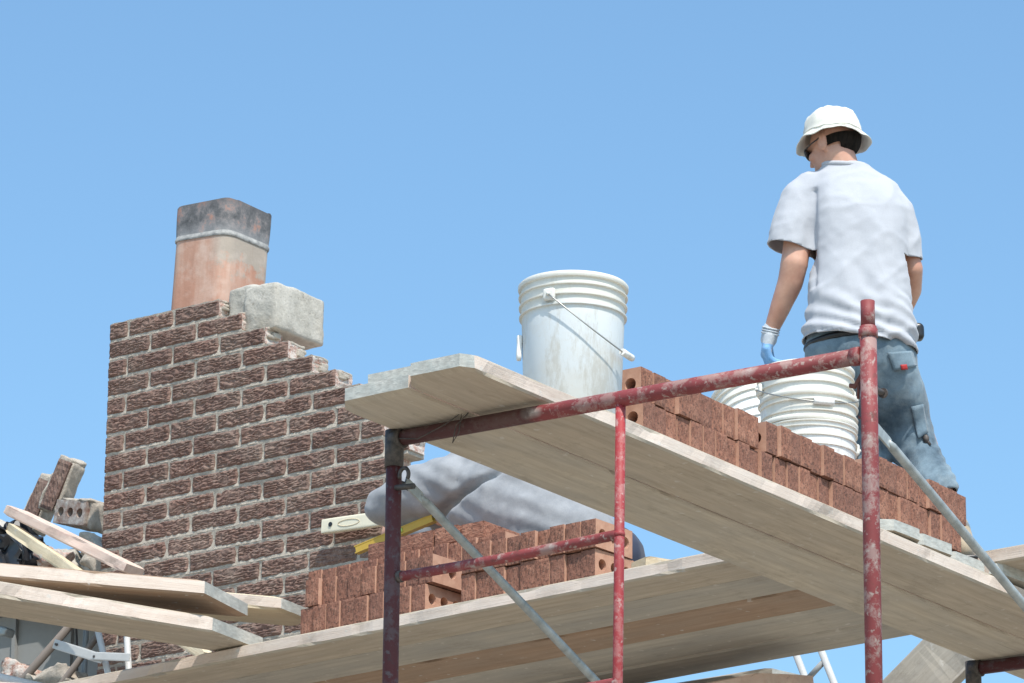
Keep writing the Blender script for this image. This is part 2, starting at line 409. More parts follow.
# ------------------------------------------------------------------ chimney
CY = 2.95; CH = .0735; CW = .2203; X0 = -3.612; ZT = 6.838
chim = thing('brick_chimney', 'half demolished brown brick chimney with stepped right side and clay flue', 'chimney', (X0, CY, 0))
def row_end(r):
    e = -3.081 + .1101*r
    lim = [-2.31, -2.30, -2.21, -2.20]
    if r >= 9: return -2.20 + (.0 if r % 2 else -.06)
    if r >= 7: return -2.31
    return e
def rocky(x, z, s):
    a = N3((x/.055, z/.028, s*3.1)); b = N3((x/.02, z/.012, s*1.3+9)); c = N3((x/.09, z/.05, s+4))
    return .0024*math.sin(2*math.pi*(z/.0125 + 1.5*a + .6*b)) + .0034*b + .0025*c + .002*N3((x/.008, z/.006, s))
bm = bmesh.new(); bt = bmesh.new(); bmo = bmesh.new()
NR = 28
for r in range(NR):
    z1 = ZT - CH*r - .0065; z0 = z1 - (CH-.0125)
    xe = row_end(r); xs = X0
    joints = []
    x = (-3.522 if r % 2 == 0 else -3.412)
    cells = [(xs, x-.0062)]
    while x < xe - .02:
        nx = x + CW
        if nx > xe + .02: nx = xe + .01
        cells.append((x+.0062, min(nx, xe+.005)-.0062)); x = nx
    last = len(cells)-1
    for ci, (a, b) in enumerate(cells):
        if b-a < .03: continue
        w = b-a; sd = r*17.3+ci*5.9
        jy = random.uniform(-.0025, .0025); jz = random.uniform(-.0015, .0015)
        nx_, nz_ = max(6, int(w/.0075)), 15
        grid = []
        for j in range(nz_+1):
            row = []
            for i in range(nx_+1):
                u, v = i/nx_, j/nz_
                xx = a + w*u; zz = z0 + jz + (z1-z0)*v
                edge = min(u*w, (1-u)*w, v*(z1-z0), (1-v)*(z1-z0))
                k = min(1, edge/.006)
                d = -.006*k + rocky(xx, zz, sd)*min(1, .25+k)
                if i in (0, nx_): xx += .003*N3((zz*60, sd, i))
                if j in (0, nz_): zz += .003*N3((xx*50, sd, j))
                row.append(bm.verts.new((xx-X0, d+jy, zz)))
            grid.append(row)
        for j in range(nz_):
            for i in range(nx_):
                f = bm.faces.new((grid[j][i], grid[j][i+1], grid[j+1][i+1], grid[j+1][i])); f.smooth = False
        # sides of this brick going back into the wall
        bk = []
        per = [grid[0][i] for i in range(nx_+1)] + [grid[j][nx_] for j in range(1, nz_+1)] + [grid[nz_][i] for i in range(nx_-1, -1, -1)] + [grid[j][0] for j in range(nz_-1, 0, -1)]
        mi = 1 if ci == last else 0
        back = [bm.verts.new((v.co.x + (.006*N3((v.co.z*40, sd, 2)) if ci == last else 0), .092 + .012*N3((v.co.x*20, v.co.z*30, sd)), v.co.z)) for v in per]
        mid = [bm.verts.new((v.co.x + (.012*N3((v.co.z*70, sd, 7)) if ci == last else 0), .045, v.co.z)) for v in per]
        for A, B in ((per, mid), (mid, back)):
            for i in range(len(per)):
                f = bm.faces.new((A[i], A[(i+1) % len(per)], B[(i+1) % len(per)], B[i])); f.material_index = mi
        f = bm.faces.new(back); f.material_index = 1
    # bedding and head joints of this course: a ragged slab just behind the faces
    n = int((xe-xs)/.012); top = []; bot = []
    for i in range(n+1):
        xx = xs + .004 + (xe-xs-.012)*i/n
        d = -.0025 + .0035*N3((xx*45, r*2.1, 0))
        zt_ = ZT - CH*r + (.004*N3((xx*30, r, 5)) if r == 0 or xx > row_end(r-1) else 0)
        zt_ -= .0055 if (r == 0 or xx > row_end(r-1)) else 0
        ring = [(d, zt_ - CH - .002), (.004, zt_ - CH*.5), (d, zt_), (.095, zt_), (.095, zt_-CH-.002)]
        top.append([bmo.verts.new((xx-X0, y, z)) for y, z in ring])
    for a, b in zip(top, top[1:]):
        for k in range(5): bmo.faces.new((a[k], b[k], b[(k+1) % 5], a[(k+1) % 5]))
    bmo.faces.new(top[0][::-1]); bmo.faces.new(top[-1])
    # rough mortar left on the exposed treads and torn ends
    x_from = row_end(r-1) if r else X0
    if r < 9:
        rock_block(bmo, x_from-X0-.004, xe-X0-.004, .012, .093, ZT-CH*r-.012, ZT-CH*r-.001, 60+r, .0045, 14, rnd_=.004)
        for i in range(2):
            zc = ZT-CH*r-random.uniform(.02, .055); yc = random.uniform(.03, .075); h_ = random.uniform(.006, .016)
            rock_block(bmo, xe-X0-.012, xe-X0+.004, yc-.02, yc+.02, zc-h_, zc+h_, 80+r*3+i, .004, 6, rnd_=.005)
fin('brickwork', bm, [M['wallbrick'], M['torn']], chim)
fin('mortar', bmo, M['mortar'], chim)
bt.free()
zb = ZT - CH*NR
bm = bmesh.new(); box(bm, 0, 1.41, .002, .50, 0, zb)   # lower shaft out of the camera's view
fin('lower_shaft', bm, M['wallbrick'], chim)
bm = bmesh.new()                                         # rear wythes, stepped the same way
for r in range(2, NR):
    z1 = ZT - CH*r; xe = min(row_end(r)-.16, -2.60) - X0
    box(bm, .012+.001*(r % 3), xe, .100+.003*(r % 2), .50-.004*(r % 3), z1-CH+.0015, z1-.0015)
fin('rear_brickwork', bm, M['torn'], chim)
# flue
def rsq(a, r, n=6):
    out = []
    for cx, cy, s in ((a-r, a-r, 0), (r-a, a-r, 90), (r-a, r-a, 180), (a-r, r-a, 270)):
        for i in range(n+1):
            t_ = R(s + 90*i/n); out.append((cx + r*math.cos(t_), cy + r*math.sin(t_)))
    return out
def sq_tube(bm, levels, th):
    rings = []
    for a, z, jag in levels:
        rings.append([bm.verts.new((x, y, z + (jag*N3((x*22, y*22, 3.3)) if jag else 0))) for x, y in rsq(a, .055)])
    a, z, jag = levels[-1]
    for a2, z2, j2 in ((a-th, z, jag), (a-th, levels[0][1], 0)):
        rings.append([bm.verts.new((x, y, z2 + (j2*N3((x*22, y*22, 3.3)) if j2 else 0))) for x, y in rsq(a2, .035)])
    n = len(rings[0])
    for A, B in zip(rings, rings[1:]):
        for k in range(n):
            f = bm.faces.new((A[k], A[(k+1) % n], B[(k+1) % n], B[k])); f.smooth = True
flue = thing('flue_liner', None, None, (.248, .295, 6.535), (R(.6), R(3.7), 0)); del_keys = None
flue.parent = chim
bm = bmesh.new(); sq_tube(bm, [(.139, -.3, 0), (.139, .2, 0), (.138, .45, 0), (.138, .632, 0)], .02); fin('clay_pipe', bm, M['flue'], flue, ang=40, smooth=True)
bm = bmesh.new(); sq_tube(bm, [(.140, .628, 0), (.1420, .631, .004), (.1425, .638, .006), (.140, .644, .003), (.139, .656, 0)], .018); fin('cement_joint', bm, M['cement'], flue, smooth=True, ang=40)
bm = bmesh.new(); sq_tube(bm, [(.1395, 0, 0), (.141, .03, 0), (.142, .08, 0), (.142, .118, .010), (.139, .124, .012)], .02); fin('sooty_pipe', bm, M['soot'], flue, loc=(0, 0, .646), smooth=True, ang=40)
bm = bmesh.new(); rock_block(bm, -2.985-X0, -2.835-X0, .02, .305, ZT-2*CH-.006, ZT+.028, 3, .0045, 14)
fin('concrete_block', bm, M['concrete'], chim, smooth=True, ang=50)
bm = bmesh.new(); rock_block(bm, -3.078-X0, -2.935-X0, .040, .14, ZT-CH-.006, ZT+.040, 8, .006, 9)
fin('concrete_block', bm, M['concrete'], chim, smooth=True, ang=50)

# ------------------------------------------------------------------ planks
def plank_bm(L, W, T, c0=(0, 0), c1=(0, 0), seed=0, sag=0):
    """length along +x, width along y, thickness z from 0. c0/c1: (cut size along y, along x) at x=0 / x=L on both corners; or 4-tuples per corner"""
    bm = bmesh.new(); nx, ny = max(30, int(L/.03)), 6
    def cutx(y, c):
        lo, hi = (c[0], c[1]), (c[2], c[3]) if len(c) == 4 else (c[0], c[1])
        cx = 0
        if lo[0] > 0 and y < lo[0]: cx = max(cx, lo[1]*(1-y/lo[0]))
        if hi[0] > 0 and W-y < hi[0]: cx = max(cx, hi[1]*(1-(W-y)/hi[0]))
        return cx
    rows = {}
    ys = [0, .006] + [W*(.04+.92*i/ny) for i in range(ny+1)] + [W-.006, W]
    ys = sorted(set(ys + [c for cc in (c0, c1) for c in ((cc[0], W-cc[2 if len(cc) == 4 else 0])) if 0 < c < W]))
    for s, zz in (('b', 0), ('t', T)):
        for i in range(nx+1):
            for j, y in enumerate(ys):
                xa, xb = cutx(y, c0), L-cutx(y, c1)
                x = xa + (xb-xa)*i/nx
                z = zz
                if j in (0, len(ys)-1) or i in (0, nx): z += (.006 if s == 'b' else -.0045)
                y2 = y
                if j in (0, len(ys)-1):
                    ch = max(0, N3((x*9, y*4, seed+zz*40))-.12)*.014
                    y2 += (1 if j == 0 else -1)*ch; y2 += .0015*N3((x*5, zz*30, seed))
                    z += (1 if s == 'b' else -1)*ch*.8
                z += .0018*N3((x*1.5, y*6, seed)) + sag*math.sin(math.pi*x/L)
                rows[s, i, j] = bm.verts.new((x, y2, z))
    m = len(ys)
    for i in range(nx):
        for j in range(m-1):
            f = bm.faces.new((rows['b', i, j], rows['b', i, j+1], rows['b', i+1, j+1], rows['b', i+1, j]))
            f = bm.faces.new((rows['t', i, j], rows['t', i+1, j], rows['t', i+1, j+1], rows['t', i, j+1]))
        bm.faces.new((rows['b', i, 0], rows['b', i+1, 0], rows['t', i+1, 0], rows['t', i, 0])).material_index = 2
        bm.faces.new((rows['b', i, m-1], rows['t', i, m-1], rows['t', i+1, m-1], rows['b', i+1, m-1])).material_index = 2
    for j in range(m-1):
        bm.faces.new((rows['b', 0, j], rows['t', 0, j], rows['t', 0, j+1], rows['b', 0, j+1])).material_index = 1
        bm.faces.new((rows['b', nx, j], rows['b', nx, j+1], rows['t', nx, j+1], rows['t', nx, j])).material_index = 1
    return bm
def plank(name, label, L, W, T, p, rz, mat, c0=(0, 0), c1=(0, 0), pitch=0, roll=0, group=None, cat='plank', sag=0, endm=None, edgem=None):
    o = fin(name, plank_bm(L, W, T, c0, c1, random.uniform(0, 99), sag), [mat, endm or M['end'], edgem or M['edge']], loc=p, rot=(roll, pitch, rz))
    return tag(o, label, cat, group)
ZP = 5.061; TP = .045
UG = 'planks of the upper scaffold walkway'
# along +Y : rz=90 means local x -> +Y, local y -> -X
plank('scaffold_plank', 'left plank of the upper walkway, under the bucket, with square grey end overhanging the frame', 4.2, .252, TP, (.253, -.275, ZP), R(90.0), M['wood2'], c0=(.0, .0, .045, .06), group=UG)
plank('scaffold_plank', 'right plank of the upper walkway carrying the brick row, with clipped grey end corners', 4.2, .228, TP, (.491, -.345, ZP+.001), R(90.0), M['wood'], c0=(.022, .035, .05, .07), group=UG)
plank('scaffold_plank', 'short plank lying on top of the left walkway plank, set back from its end', .40, .165, .038, (.247, -.222, ZP+TP+.006), R(91.0), M['woodgrey'])
# cross platform resting on the walkway
LG = 'planks of the cross platform behind the walkway'
ZL = 5.109
lab = ['front plank of the cross platform with bright chipped front edge', 'second plank from the front of the cross platform', 'reddish brown middle plank of the cross platform', 'fourth plank from the front of the cross platform', 'rearmost plank of the cross platform, against the sky']
ysL = [1.716, 1.910, 2.122, 2.338, 2.592]; wd = [.190, .206, .210, .248, .190]; dzl = [0, .004, .001, .007, .003]
xe_ = [.486, .470, .455, .49, .48]; ms = ['wood', 'woodgrey', 'woodbrown', 'woodgrey', 'woodgrey']
for i in range(5):
    L = 4.3
    a = R((-3.35, -3.45, -3.4, -3.5, -3.45)[i])
    x1 = xe_[i]
    plank('scaffold_plank', lab[i], L, wd[i], .044, (x1 - L*math.cos(a), ysL[i] - L*math.sin(a), ZL+dzl[i]), a, M[ms[i]], c1=(.03, .03), group=LG)
# leftover plank ends on the right side, beyond the bricks
plank('scaffold_plank', 'short clipped plank end sticking out at the right end of the walkway', .62, .21, .045, (.05, 2.36, ZL+.047), R(-1), M['wood'], c1=(.06, .06))
plank('scaffold_plank', 'thin grey plank crossing the right end of the walkway under the clipped plank', .60, .2, .044, (.05, 2.86, ZL), R(0), M['woodgrey'], c1=(.03, .03))
# lumber lying at the left
plank('lumber_board', 'lowest lumber board at left with grey clipped end resting on the cross platform', 2.6, .22, .052, (-2.8586, -0.4946, 5.158), R(69), M['wood'], c1=(.13, .26, .0, .0))
plank('lumber_board', 'wide lumber board at left with diagonal cut end and dark brown underside', 2.4, .236, .05, (-3.324, -0.137, 5.262), R(53), M['woodbrown'], c1=(.235, .2, .0, .0))
plank('lumber_board', 'topmost lumber board at left, short grey clipped end behind the diagonal cut board', 1.6, .20, .045, (-2.9367, 0.87, 5.314), R(53), M['woodnew'], c1=(.10, .11, .0, .0))

# ------------------------------------------------------------------ scaffold frames
def scaffold(name, label, loc, mats, group, H=1.72, W=1.470, rot=0, hooks=True):
    t = thing(name, label, 'scaffold frame', loc, (0, 0, rot), group); mp, mb, ml = mats[:3]
    r = .0212
    zt = 0
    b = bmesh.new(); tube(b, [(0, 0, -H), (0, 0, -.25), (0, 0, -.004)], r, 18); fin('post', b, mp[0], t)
    b = bmesh.new(); tube(b, [(W, 0, -H), (W, 0, -.25), (W, 0, .020)], r, 18); fin('post', b, mp[1], t)
    b = bmesh.new(); dz = -.030*W/1.478
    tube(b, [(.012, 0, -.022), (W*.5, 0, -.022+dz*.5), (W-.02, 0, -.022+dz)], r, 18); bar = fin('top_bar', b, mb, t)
    # weld collars
    b = bmesh.new(); tube(b, [(-.004, 0, -.022), (.03, 0, -.023)], .027, 16)
    tube(b, [(0, 0, -.10), (0, 0, .001)], .0255, 16); fin('weld_collar', b, M['iron'] if mp[0] == M['reddark'] else mp[0], t)
    b = bmesh.new(); tube(b, [(W, 0, -.008), (W, 0, .012)], .0245, 16); fin('coupling_collar', b, mp[1], t)
    b = bmesh.new(); tube(b, [(W-.045, 0, -.051), (W-.018, 0, -.0515)], .0240, 14); fin('weld_collar', b, mp[1], t)
    b = bmesh.new(); tube(b, [(W, 0, .018), (W, 0, .086)], .0180, 16); fin('coupling_pin', b, mp[1], t)
    xm = .728
    b = bmesh.new(); tube(b, [(xm, 0, -.036), (xm-.006, 0, -.6), (xm-.02, 0, -H+.1)], .0133, 14); fin('ladder_post', b, ml, t)
    for k in range(4):
        z = -.402 - .385*k
        b = bmesh.new(); tube(b, [(.018, 0, z), (xm*.5, 0, z-.002), (xm-.016, 0, z+.006), (xm-.004, 0, z+.006)], .0135, 12); fin('rung', b, mats[3], t)
    for k, (x_, z_, r_) in enumerate(((xm, -.043, .0165), (xm-.004, -.396, .0155), (.020, -.402, .0165))):
        b = bmesh.new(); tube(b, [(x_, 0, z_-.006), (x_, 0, z_), (x_, 0, z_+.006)] if k < 2 else [(x_, 0, z_), (x_+.007, 0, z_), (x_+.013, 0, z_)], [r_*.92, r_, r_*.92], 14); fin('weld_bead', b, M['iron'] if k == 2 else ml, t)
    for x, s in ((0, 1), (W, -1)):
        for z in (-.135, -1.35):
            b = bmesh.new(); tube(b, [(x, -.02, z), (x, .075, z)], .0075, 10); tube(b, [(x, .064, z), (x, .07, z)], .013, 10)
            fin('brace_stud', b, M['iron'], t)
    return t
ZF = 5.061
FG = 'red scaffold frames'
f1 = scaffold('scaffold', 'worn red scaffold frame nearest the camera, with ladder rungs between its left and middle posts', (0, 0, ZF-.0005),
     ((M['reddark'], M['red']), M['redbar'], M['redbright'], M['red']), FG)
# keeper hook on the near left post
b = bmesh.new(); hk = [(.028+.015*math.cos(a_)+.015, -.012, -.130+.019*math.sin(a_)) for a_ in [R(x) for x in range(-40, 215, 15)]]
tube(b, hk, .0055, 8); tube(b, [(.015, -.01, -.16), (.075, -.01, -.165)], .008, 8); fin('keeper_hook', b, M['iron'], f1)
b = bmesh.new(); tube(b, [(.03, -.022, -.03), (.1, -.03, -.045), (.19, -.03, -.02), (.24, -.026, .004), (.235, -.03, -.05), (.215, -.03, -.075), (.225, -.03, -.03), (.262, -.026, .0)], .0016, 6)
fin('tie_wire', b, M['iron'], f1)
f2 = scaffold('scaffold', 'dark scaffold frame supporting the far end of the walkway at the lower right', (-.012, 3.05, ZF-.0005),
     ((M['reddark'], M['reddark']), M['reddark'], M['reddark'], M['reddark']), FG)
f3 = scaffold('scaffold', 'red scaffold frame supporting the left end of the cross platform, below the lumber', (-3.25, 1.55, ZL-.002),
     ((M['reddark'], M['red']), M['red'], M['red'], M['red']), FG, rot=R(90))
for f in (f1, f2, f3):
    f['category'] = 'scaffold frame'
# lower lifts so the scaffold stands on the ground
for f, lb in ((f1, 'near'), (f2, 'far'), (f3, 'left')):
    for k in (1, 2):
        c = copy_tree(f); c.location.z = f.location.z - 1.72*k + .001
        if k == 2: c.location.z = max(c.location.z, 1.722)
        c['label'] = '%s lift of the %s scaffold frame stack, below the picture' % (('second', 'lowest')[k-1], lb)
# cross braces
def brace(label, a, b_, mat, r=.0118):
    A, B = Vector(a), Vector(b_); o = thing('cross_brace', label, 'cross brace', a)
    d = B-A; L = d.length; q = d.to_track_quat('X', 'Z'); o.rotation_mode = 'QUATERNION'; o.rotation_quaternion = q
    bm = bmesh.new(); tube(bm, [(.05, 0, 0), (.075, 0, 0), (L*.5, 0, 0), (L-.075, 0, 0), (L-.05, 0, 0)], [r*.6, r, r, r, r*.6], 12); fin('tube', bm, mat, o)
    for x0, x1 in ((-.02, .062), (L-.062, L+.02)):
        bm = bmesh.new(); rock_block(bm, x0, x1, -.004, .004, -.0145, .0145, 2, .0006, 4, rnd_=.003); fin('flattened_end', bm, mat, o, smooth=True, ang=40)
    return o
BG = 'galvanised cross braces'
b1 = brace('thin galvanised brace running down from the left post of the near frame', (0.008, .058, 4.925), (0.0, 3.0, 3.72), M['galv']); b1['group'] = BG
b2 = brace('thin galvanised brace running down from the tall right post across the sky', (1.462, .050, 4.829), (1.462, 3.02, 3.60), M['galv']); b2['group'] = BG

# ------------------------------------------------------------------ loose bricks
BL, BT_, BH = .190, .0555, .0905
def brick_mesh(seed):
    """long axis x, thickness y, height z from 0; three cores through the thickness"""
    bm = bmesh.new(); n = 16; rr = .0185
    def face(y, mi):
        cells = []; loops = []
        for k in range(3):
            x0 = -BL/2 + BL*k/3; x1 = x0 + BL/3; cx = (x0+x1)/2 + (0 if k == 1 else (.004 if k == 0 else -.004)); cz = BH/2
            circ = []; rect = []
            for i in range(n):
                a = 2*math.pi*(i+.5)/n; ca, sa = math.cos(a), math.sin(a)
                circ.append(bm.verts.new((cx + rr*ca, y, cz + rr*sa)))
                hx = (x1-cx) if ca > 0 else (cx-x0); s = min(hx/abs(ca) if abs(ca) > 1e-6 else 9, (BH/2)/abs(sa) if abs(sa) > 1e-6 else 9)
                rect.append(bm.verts.new((cx + s*ca, y, cz + s*sa)))
            corners = {}
            for i in range(n):
                j = (i+1) % n
                A, B = rect[i].co, rect[j].co
                on_v = lambda p: abs(p.x-x0) < 1e-5 or abs(p.x-x1) < 1e-5
                on_h = lambda p: abs(p.z) < 1e-5 or abs(p.z-BH) < 1e-5
                if (on_v(A) and on_h(B) and not on_h(A)) or (on_h(A) and on_v(B) and not on_v(A)):
                    px = A.x if on_v(A) else B.x; pz = B.z if on_v(A) else A.z
                    c = bm.verts.new((px, y, pz)); f = bm.faces.new((circ[i], rect[i], c, rect[j], circ[j]))
                else: f = bm.faces.new((circ[i], rect[i], rect[j], circ[j]))
                f.material_index = mi
            loops.append(circ)
        return loops
    A = face(-BT_/2, 1); B = face(BT_/2, 1)
    for a, b in zip(A, B):
        for i in range(n):
            f = bm.faces.new((a[i], a[(i+1) % n], b[(i+1) % n], b[i])); f.material_index = 1
    # outer skin: rough ends and edges
    def sheet(o, u, v, nu, nv):
        g = [[bm.verts.new(Vector(o)+Vector(u)*(i/nu)+Vector(v)*(j/nv)) for i in range(nu+1)] for j in range(nv+1)]
        nn = Vector(u).cross(Vector(v)).normalized()
        for j in range(nv+1):
            for i in range(nu+1):
                e = 0 < i < nu and 0 < j < nv
                p = g[j][i].co
                if e: g[j][i].co = p + nn*(.0016*N3(p*90, 1, seed) + .0012)
        for j in range(nv):
            for i in range(nu): bm.faces.new((g[j][i], g[j][i+1], g[j+1][i+1], g[j+1][i]))
    h, b_, L = BH, BT_/2, BL/2
    sheet((-L, b_, 0), (0, -2*b_, 0), (0, 0, h), 6, 10); sheet((L, -b_, 0), (0, 2*b_, 0), (0, 0, h), 6, 10)
    sheet((-L, -b_, h), (2*L, 0, 0), (0, 2*b_, 0), 14, 5); sheet((-L, b_, 0), (2*L, 0, 0), (0, -2*b_, 0), 14, 5)
    bmesh.ops.remove_doubles(bm, verts=bm.verts, dist=1e-5)
    me = bpy.data.meshes.new('brick'); bmesh.ops.recalc_face_normals(bm, faces=bm.faces); bm.to_mesh(me); bm.free()
    me.materials.append(M['brick']); me.materials.append(M['bed'])
    return me
BM = [brick_mesh(s*13.7) for s in range(5)]
ordn = ['first', 'second', 'third', 'fourth', 'fifth', 'sixth', 'seventh', 'eighth', 'ninth', 'tenth', 'eleventh', 'twelfth', 'thirteenth', 'fourteenth', 'fifteenth', 'sixteenth', 'seventeenth', 'eighteenth']
nb = [0]
def brick(p, rz, label, group, flip=False):
    nb[0] += 1
    o = bpy.data.objects.new('brick', BM[nb[0] % 5]); C.objects.link(o)
    o.location = p; o.scale = (random.uniform(.975, 1.02), 1, random.uniform(.965, 1.005)); o.rotation_euler = (0, 0, rz + R(random.uniform(-1.8, 1.8)) + (math.pi if random.random() < .5 else 0))
    return tag(o, label, 'brick', group)
# walkway rows: long axis along X, thickness along Y, cores facing the camera's left
def row_up(y0, n, z, name, course, gname, dx=0):
    for i in range(n):
        brick((.452+dx-BL/2 + random.uniform(-.007, .006), y0 + BT_/2 + i*.0583, z), 0,
              '%s brick from near end, %s course, %s' % (ordn[i], course, name), gname)
zt = ZP+TP+.0035
G1 = 'bricks stacked on edge along the upper walkway'
row_up(.505, 11, zt, 'stack beside the lone bucket', 'bottom', G1)
row_up(.500, 10, zt+.0935, 'stack beside the lone bucket', 'top', G1)
row_up(1.158, 9, zt, 'middle stack below nested buckets', 'bottom', G1, .006)
row_up(1.112, 10, zt+.0935, 'middle stack below nested buckets', 'top', G1, .010)
zt2 = ZL+.044+.0035
row_up(1.725, 8, zt2, 'far stack beside the tall post', 'bottom', G1)
row_up(1.715, 9, zt2+.0935, 'far stack beside the tall post', 'top', G1)
# cross platform rows: long axis along Y, rough ends to the camera
def row_lo(x0, n, y, z, name, course, gname, skip=()):
    for i in range(n):
        if i in skip: continue
        j = random.uniform(-.012, .006); xx = x0 + BT_/2 + i*.0592
        brick((xx, 1.728 + (.486-xx)*.0594 + y + BL/2 + j, z), R(90-3.4),
              '%s brick from left, %s course, %s' % (ordn[i], course, name), gname)
G2 = 'bricks stacked on edge on the cross platform'
row_lo(-1.812, 9, .022, zt2, 'short stack behind dark left post', 'bottom', G2)
row_lo(-1.790, 9, .030, zt2+.0935, 'short stack behind dark left post', 'top', G2)
row_lo(-1.135, 9, .020, zt2, 'stack behind the bright thin post', 'bottom', G2)
row_lo(-1.130, 9, .016, zt2+.0935, 'stack behind the bright thin post', 'top', G2)
row_lo(-1.93, 13, .225, zt2, 'rear stack on cross platform', 'bottom', G2)
row_lo(-1.93, 13, .225, zt2+.0935, 'rear stack on cross platform', 'second', G2)
row_lo(-1.94, 14, .222, zt2+.187, 'rear stack on cross platform', 'third', G2)
for i in range(5):
    xx = -1.66 + i*.097; nb[0] += 1
    o = bpy.data.objects.new('brick', BM[nb[0] % 5]); C.objects.link(o)
    o.location = (xx, 1.728 + (.486-xx)*.0594 + .235 + BL/2 + BH*0 + random.uniform(-.01, .01), zt2+.281 + BT_/2)
    o.matrix_basis = Matrix.Translation(o.location) @ Matrix.Rotation(R(90-3+random.uniform(-3, 3)), 4, 'Z') @ Matrix.Rotation(R(90), 4, 'X') @ Matrix.Translation((0, 0, -BH/2))
    tag(o, '%s brick from left laid flat on top of the rear stack' % ordn[i], 'brick', G2)

# ------------------------------------------------------------------ buckets
def bucket(label, loc, rot=(0, 0, 0), mat='pail', ear=0, swing=.19, bail=True, ribs=(.342, .314, .286), group=None, name='bucket', out=1.0):
    t = thing(name, label, 'bucket', loc, rot, group); m = M[mat]
    b = bmesh.new()
    def rad(z): return .1285 + (.1405-.1285)*z/.37
    prof = [(.0005, .004), (rad(0)-.006, .004), (rad(0)-.003, 0), (rad(0), .004)]
    for z in sorted(ribs):
        prof += [(rad(z)+.0005, z-.012), (rad(z)+.0010, z-.002), (rad(z)+.0075, z-.001), (rad(z)+.0078, z+.0025), (rad(z)+.001, z+.004)]
    prof += [(rad(.366), .362), (.1475, .363), (.149, .367), (.149, .374), (.1465, .377), (.1425, .377), (.1395, .372), (rad(.3)-.003, .30), (rad(0)-.004, .012), (.0005, .010)]
    sd = random.uniform(0, 50)
    lathe(b, prof, 72, wob=lambda a, r, z: (r + .0015*N3((math.cos(a)*2, math.sin(a)*2, z*4), 1, sd), z))
    fin('shell', b, m, t, smooth=True, ang=50)
    if bail:
        a = ear; rr = .146
        u = Vector((math.cos(a), math.sin(a), 0)); w = Vector((-math.sin(a), math.cos(a), 0))
        for s in (1, -1):
            e = bmesh.new(); mt = Matrix.Translation(u*s*(rr-.002) + Vector((0, 0, .312))) @ Matrix.Rotation(a + (0 if s > 0 else math.pi), 4, 'Z')
            rock_block(e, -.004, .010, -.017, .017, -.017, .017, 4, .0008, 5, mat=mt, rnd_=.006)
            ball(e, u*s*(rr+.010) + Vector((0, 0, .312)), .006, 10)
            fin('handle_ear', e, m, t, smooth=True, ang=45)
        pts = []
        for i in range(33):
            th = math.pi*i/32
            q = u*math.cos(th)*(rr+.012) + w*math.sin(th)*(rr+.014)*out + Vector((0, 0, .312 - swing*math.sin(th)))
            pts.append(q)
        e = bmesh.new(); tube(e, pts, .0021, 8); wr = fin('handle', e, M['wire'], t)
        e = bmesh.new(); tube(e, [pts[14], pts[15], pts[16], pts[17], pts[18]], .0095, 12); fin('grip', e, M['pailwhite'], wr)
    return t
# camera-side azimuth of ear: 26 deg left of the direction to the camera
cam_back = R(-90+36)      # azimuth pointing from the scene to the camera
bk = bucket('lone white bucket standing on the near end of the upper walkway, wire handle hanging', (.350, .322, ZP+TP+.004), ear=cam_back-R(26), swing=.150, out=1.02)
e = bmesh.new(); az = cam_back-R(86); mt = Matrix.Rotation(az, 4, 'Z')
rock_block(e, .1375, .152, -.012, .012, .165, .235, 6, .002, 6, mat=mt, rnd_=.005); fin('plastic_tab', e, M['pailwhite'], bk, smooth=True)
NG = 'white buckets nested in the tall stack'
zs = ZL+.048
sx, sy = .100, 1.905
bucket('bottom bucket of the tall nested stack beside the standing man', (sx, sy, zs), mat='pailwhite', ear=cam_back+R(100), swing=.1, group=NG, bail=True, ribs=(.342, .314, .286, .255, .22, .19))
bucket('second bucket from the bottom of the tall nested stack', (sx+.003, sy, zs+.078), (R(.6), 0, 1), mat='pailwhite', group=NG, bail=False, ribs=(.345, .312, .28))
bucket('top bucket of the tall nested stack, handle swung down across the front', (sx-.004, sy+.002, zs+.172), (0, R(-.8), 0), mat='pailwhite', ear=cam_back-R(75), swing=.075, group=NG, ribs=(.342, .31, .27))
bucket('tilted white bucket half hidden left of the tall nested stack', (-.160, 2.12, zs+.255), (R(-12), R(-18), R(0)), mat='pailwhite', bail=False, ribs=(.342, .314, .286, .25, .215))
bucket('bucket under the tilted bucket, mostly hidden by the bricks', (-.16, 2.02, zs), mat='pailwhite', bail=False)

# ------------------------------------------------------------------ standing man
man = thing('person', 'standing man seen from behind in white bucket hat, pale grey tee shirt and jeans', 'person', (.164, 2.180, 5.157), (0, 0, R(36)))
def U(a, b, d=0.0):
    """figure sheet units -> metres in the man's own frame (x right, y away, z up)"""
    z = .690 + (347-b)*.003264
    return Vector(((a-876)/325.6 + (347-b)*.00006 + .075*d, d, z + .31*d))
def Ur(a, b, r, d=0.0):
    p = U(a, b, d); return (p.x, p.y, p.z, r)
bm = bmesh.new()
HC = U(836, 146, .06)                       # head centre
hr = Matrix.Translation(HC) @ Matrix.Rotation(R(48), 4, 'Z') @ Matrix.Rotation(R(-14), 4, 'X')   # face along local +Y
def hp(x, y, z): return hr @ Vector((x, y, z))
def hball(x, y, z, rx, ry, rz, seg=16):
    vsph(bm, hr @ Matrix.Translation((x, y, z)) @ Matrix.Diagonal((rx, ry, rz, 1)), seg, seg//2+2)
hball(0, -.006, .020, .069, .080, .074, 24)
hball(0, .022, -.035, .054, .056, .062, 20)          # jaw
hball(0, .060, -.072, .024, .020, .016)              # chin
hball(0, .082, -.012, .011, .018, .020); hball(0, .094, -.020, .010, .010, .009)      # nose
hball(0, .074, -.046, .022, .010, .006); hball(0, .073, -.055, .020, .010, .006)      # lips
hball(0, .070, .018, .046, .014, .010)               # brow
hball(.036, .055, -.02, .02, .02, .018); hball(-.036, .055, -.02, .02, .02, .018)
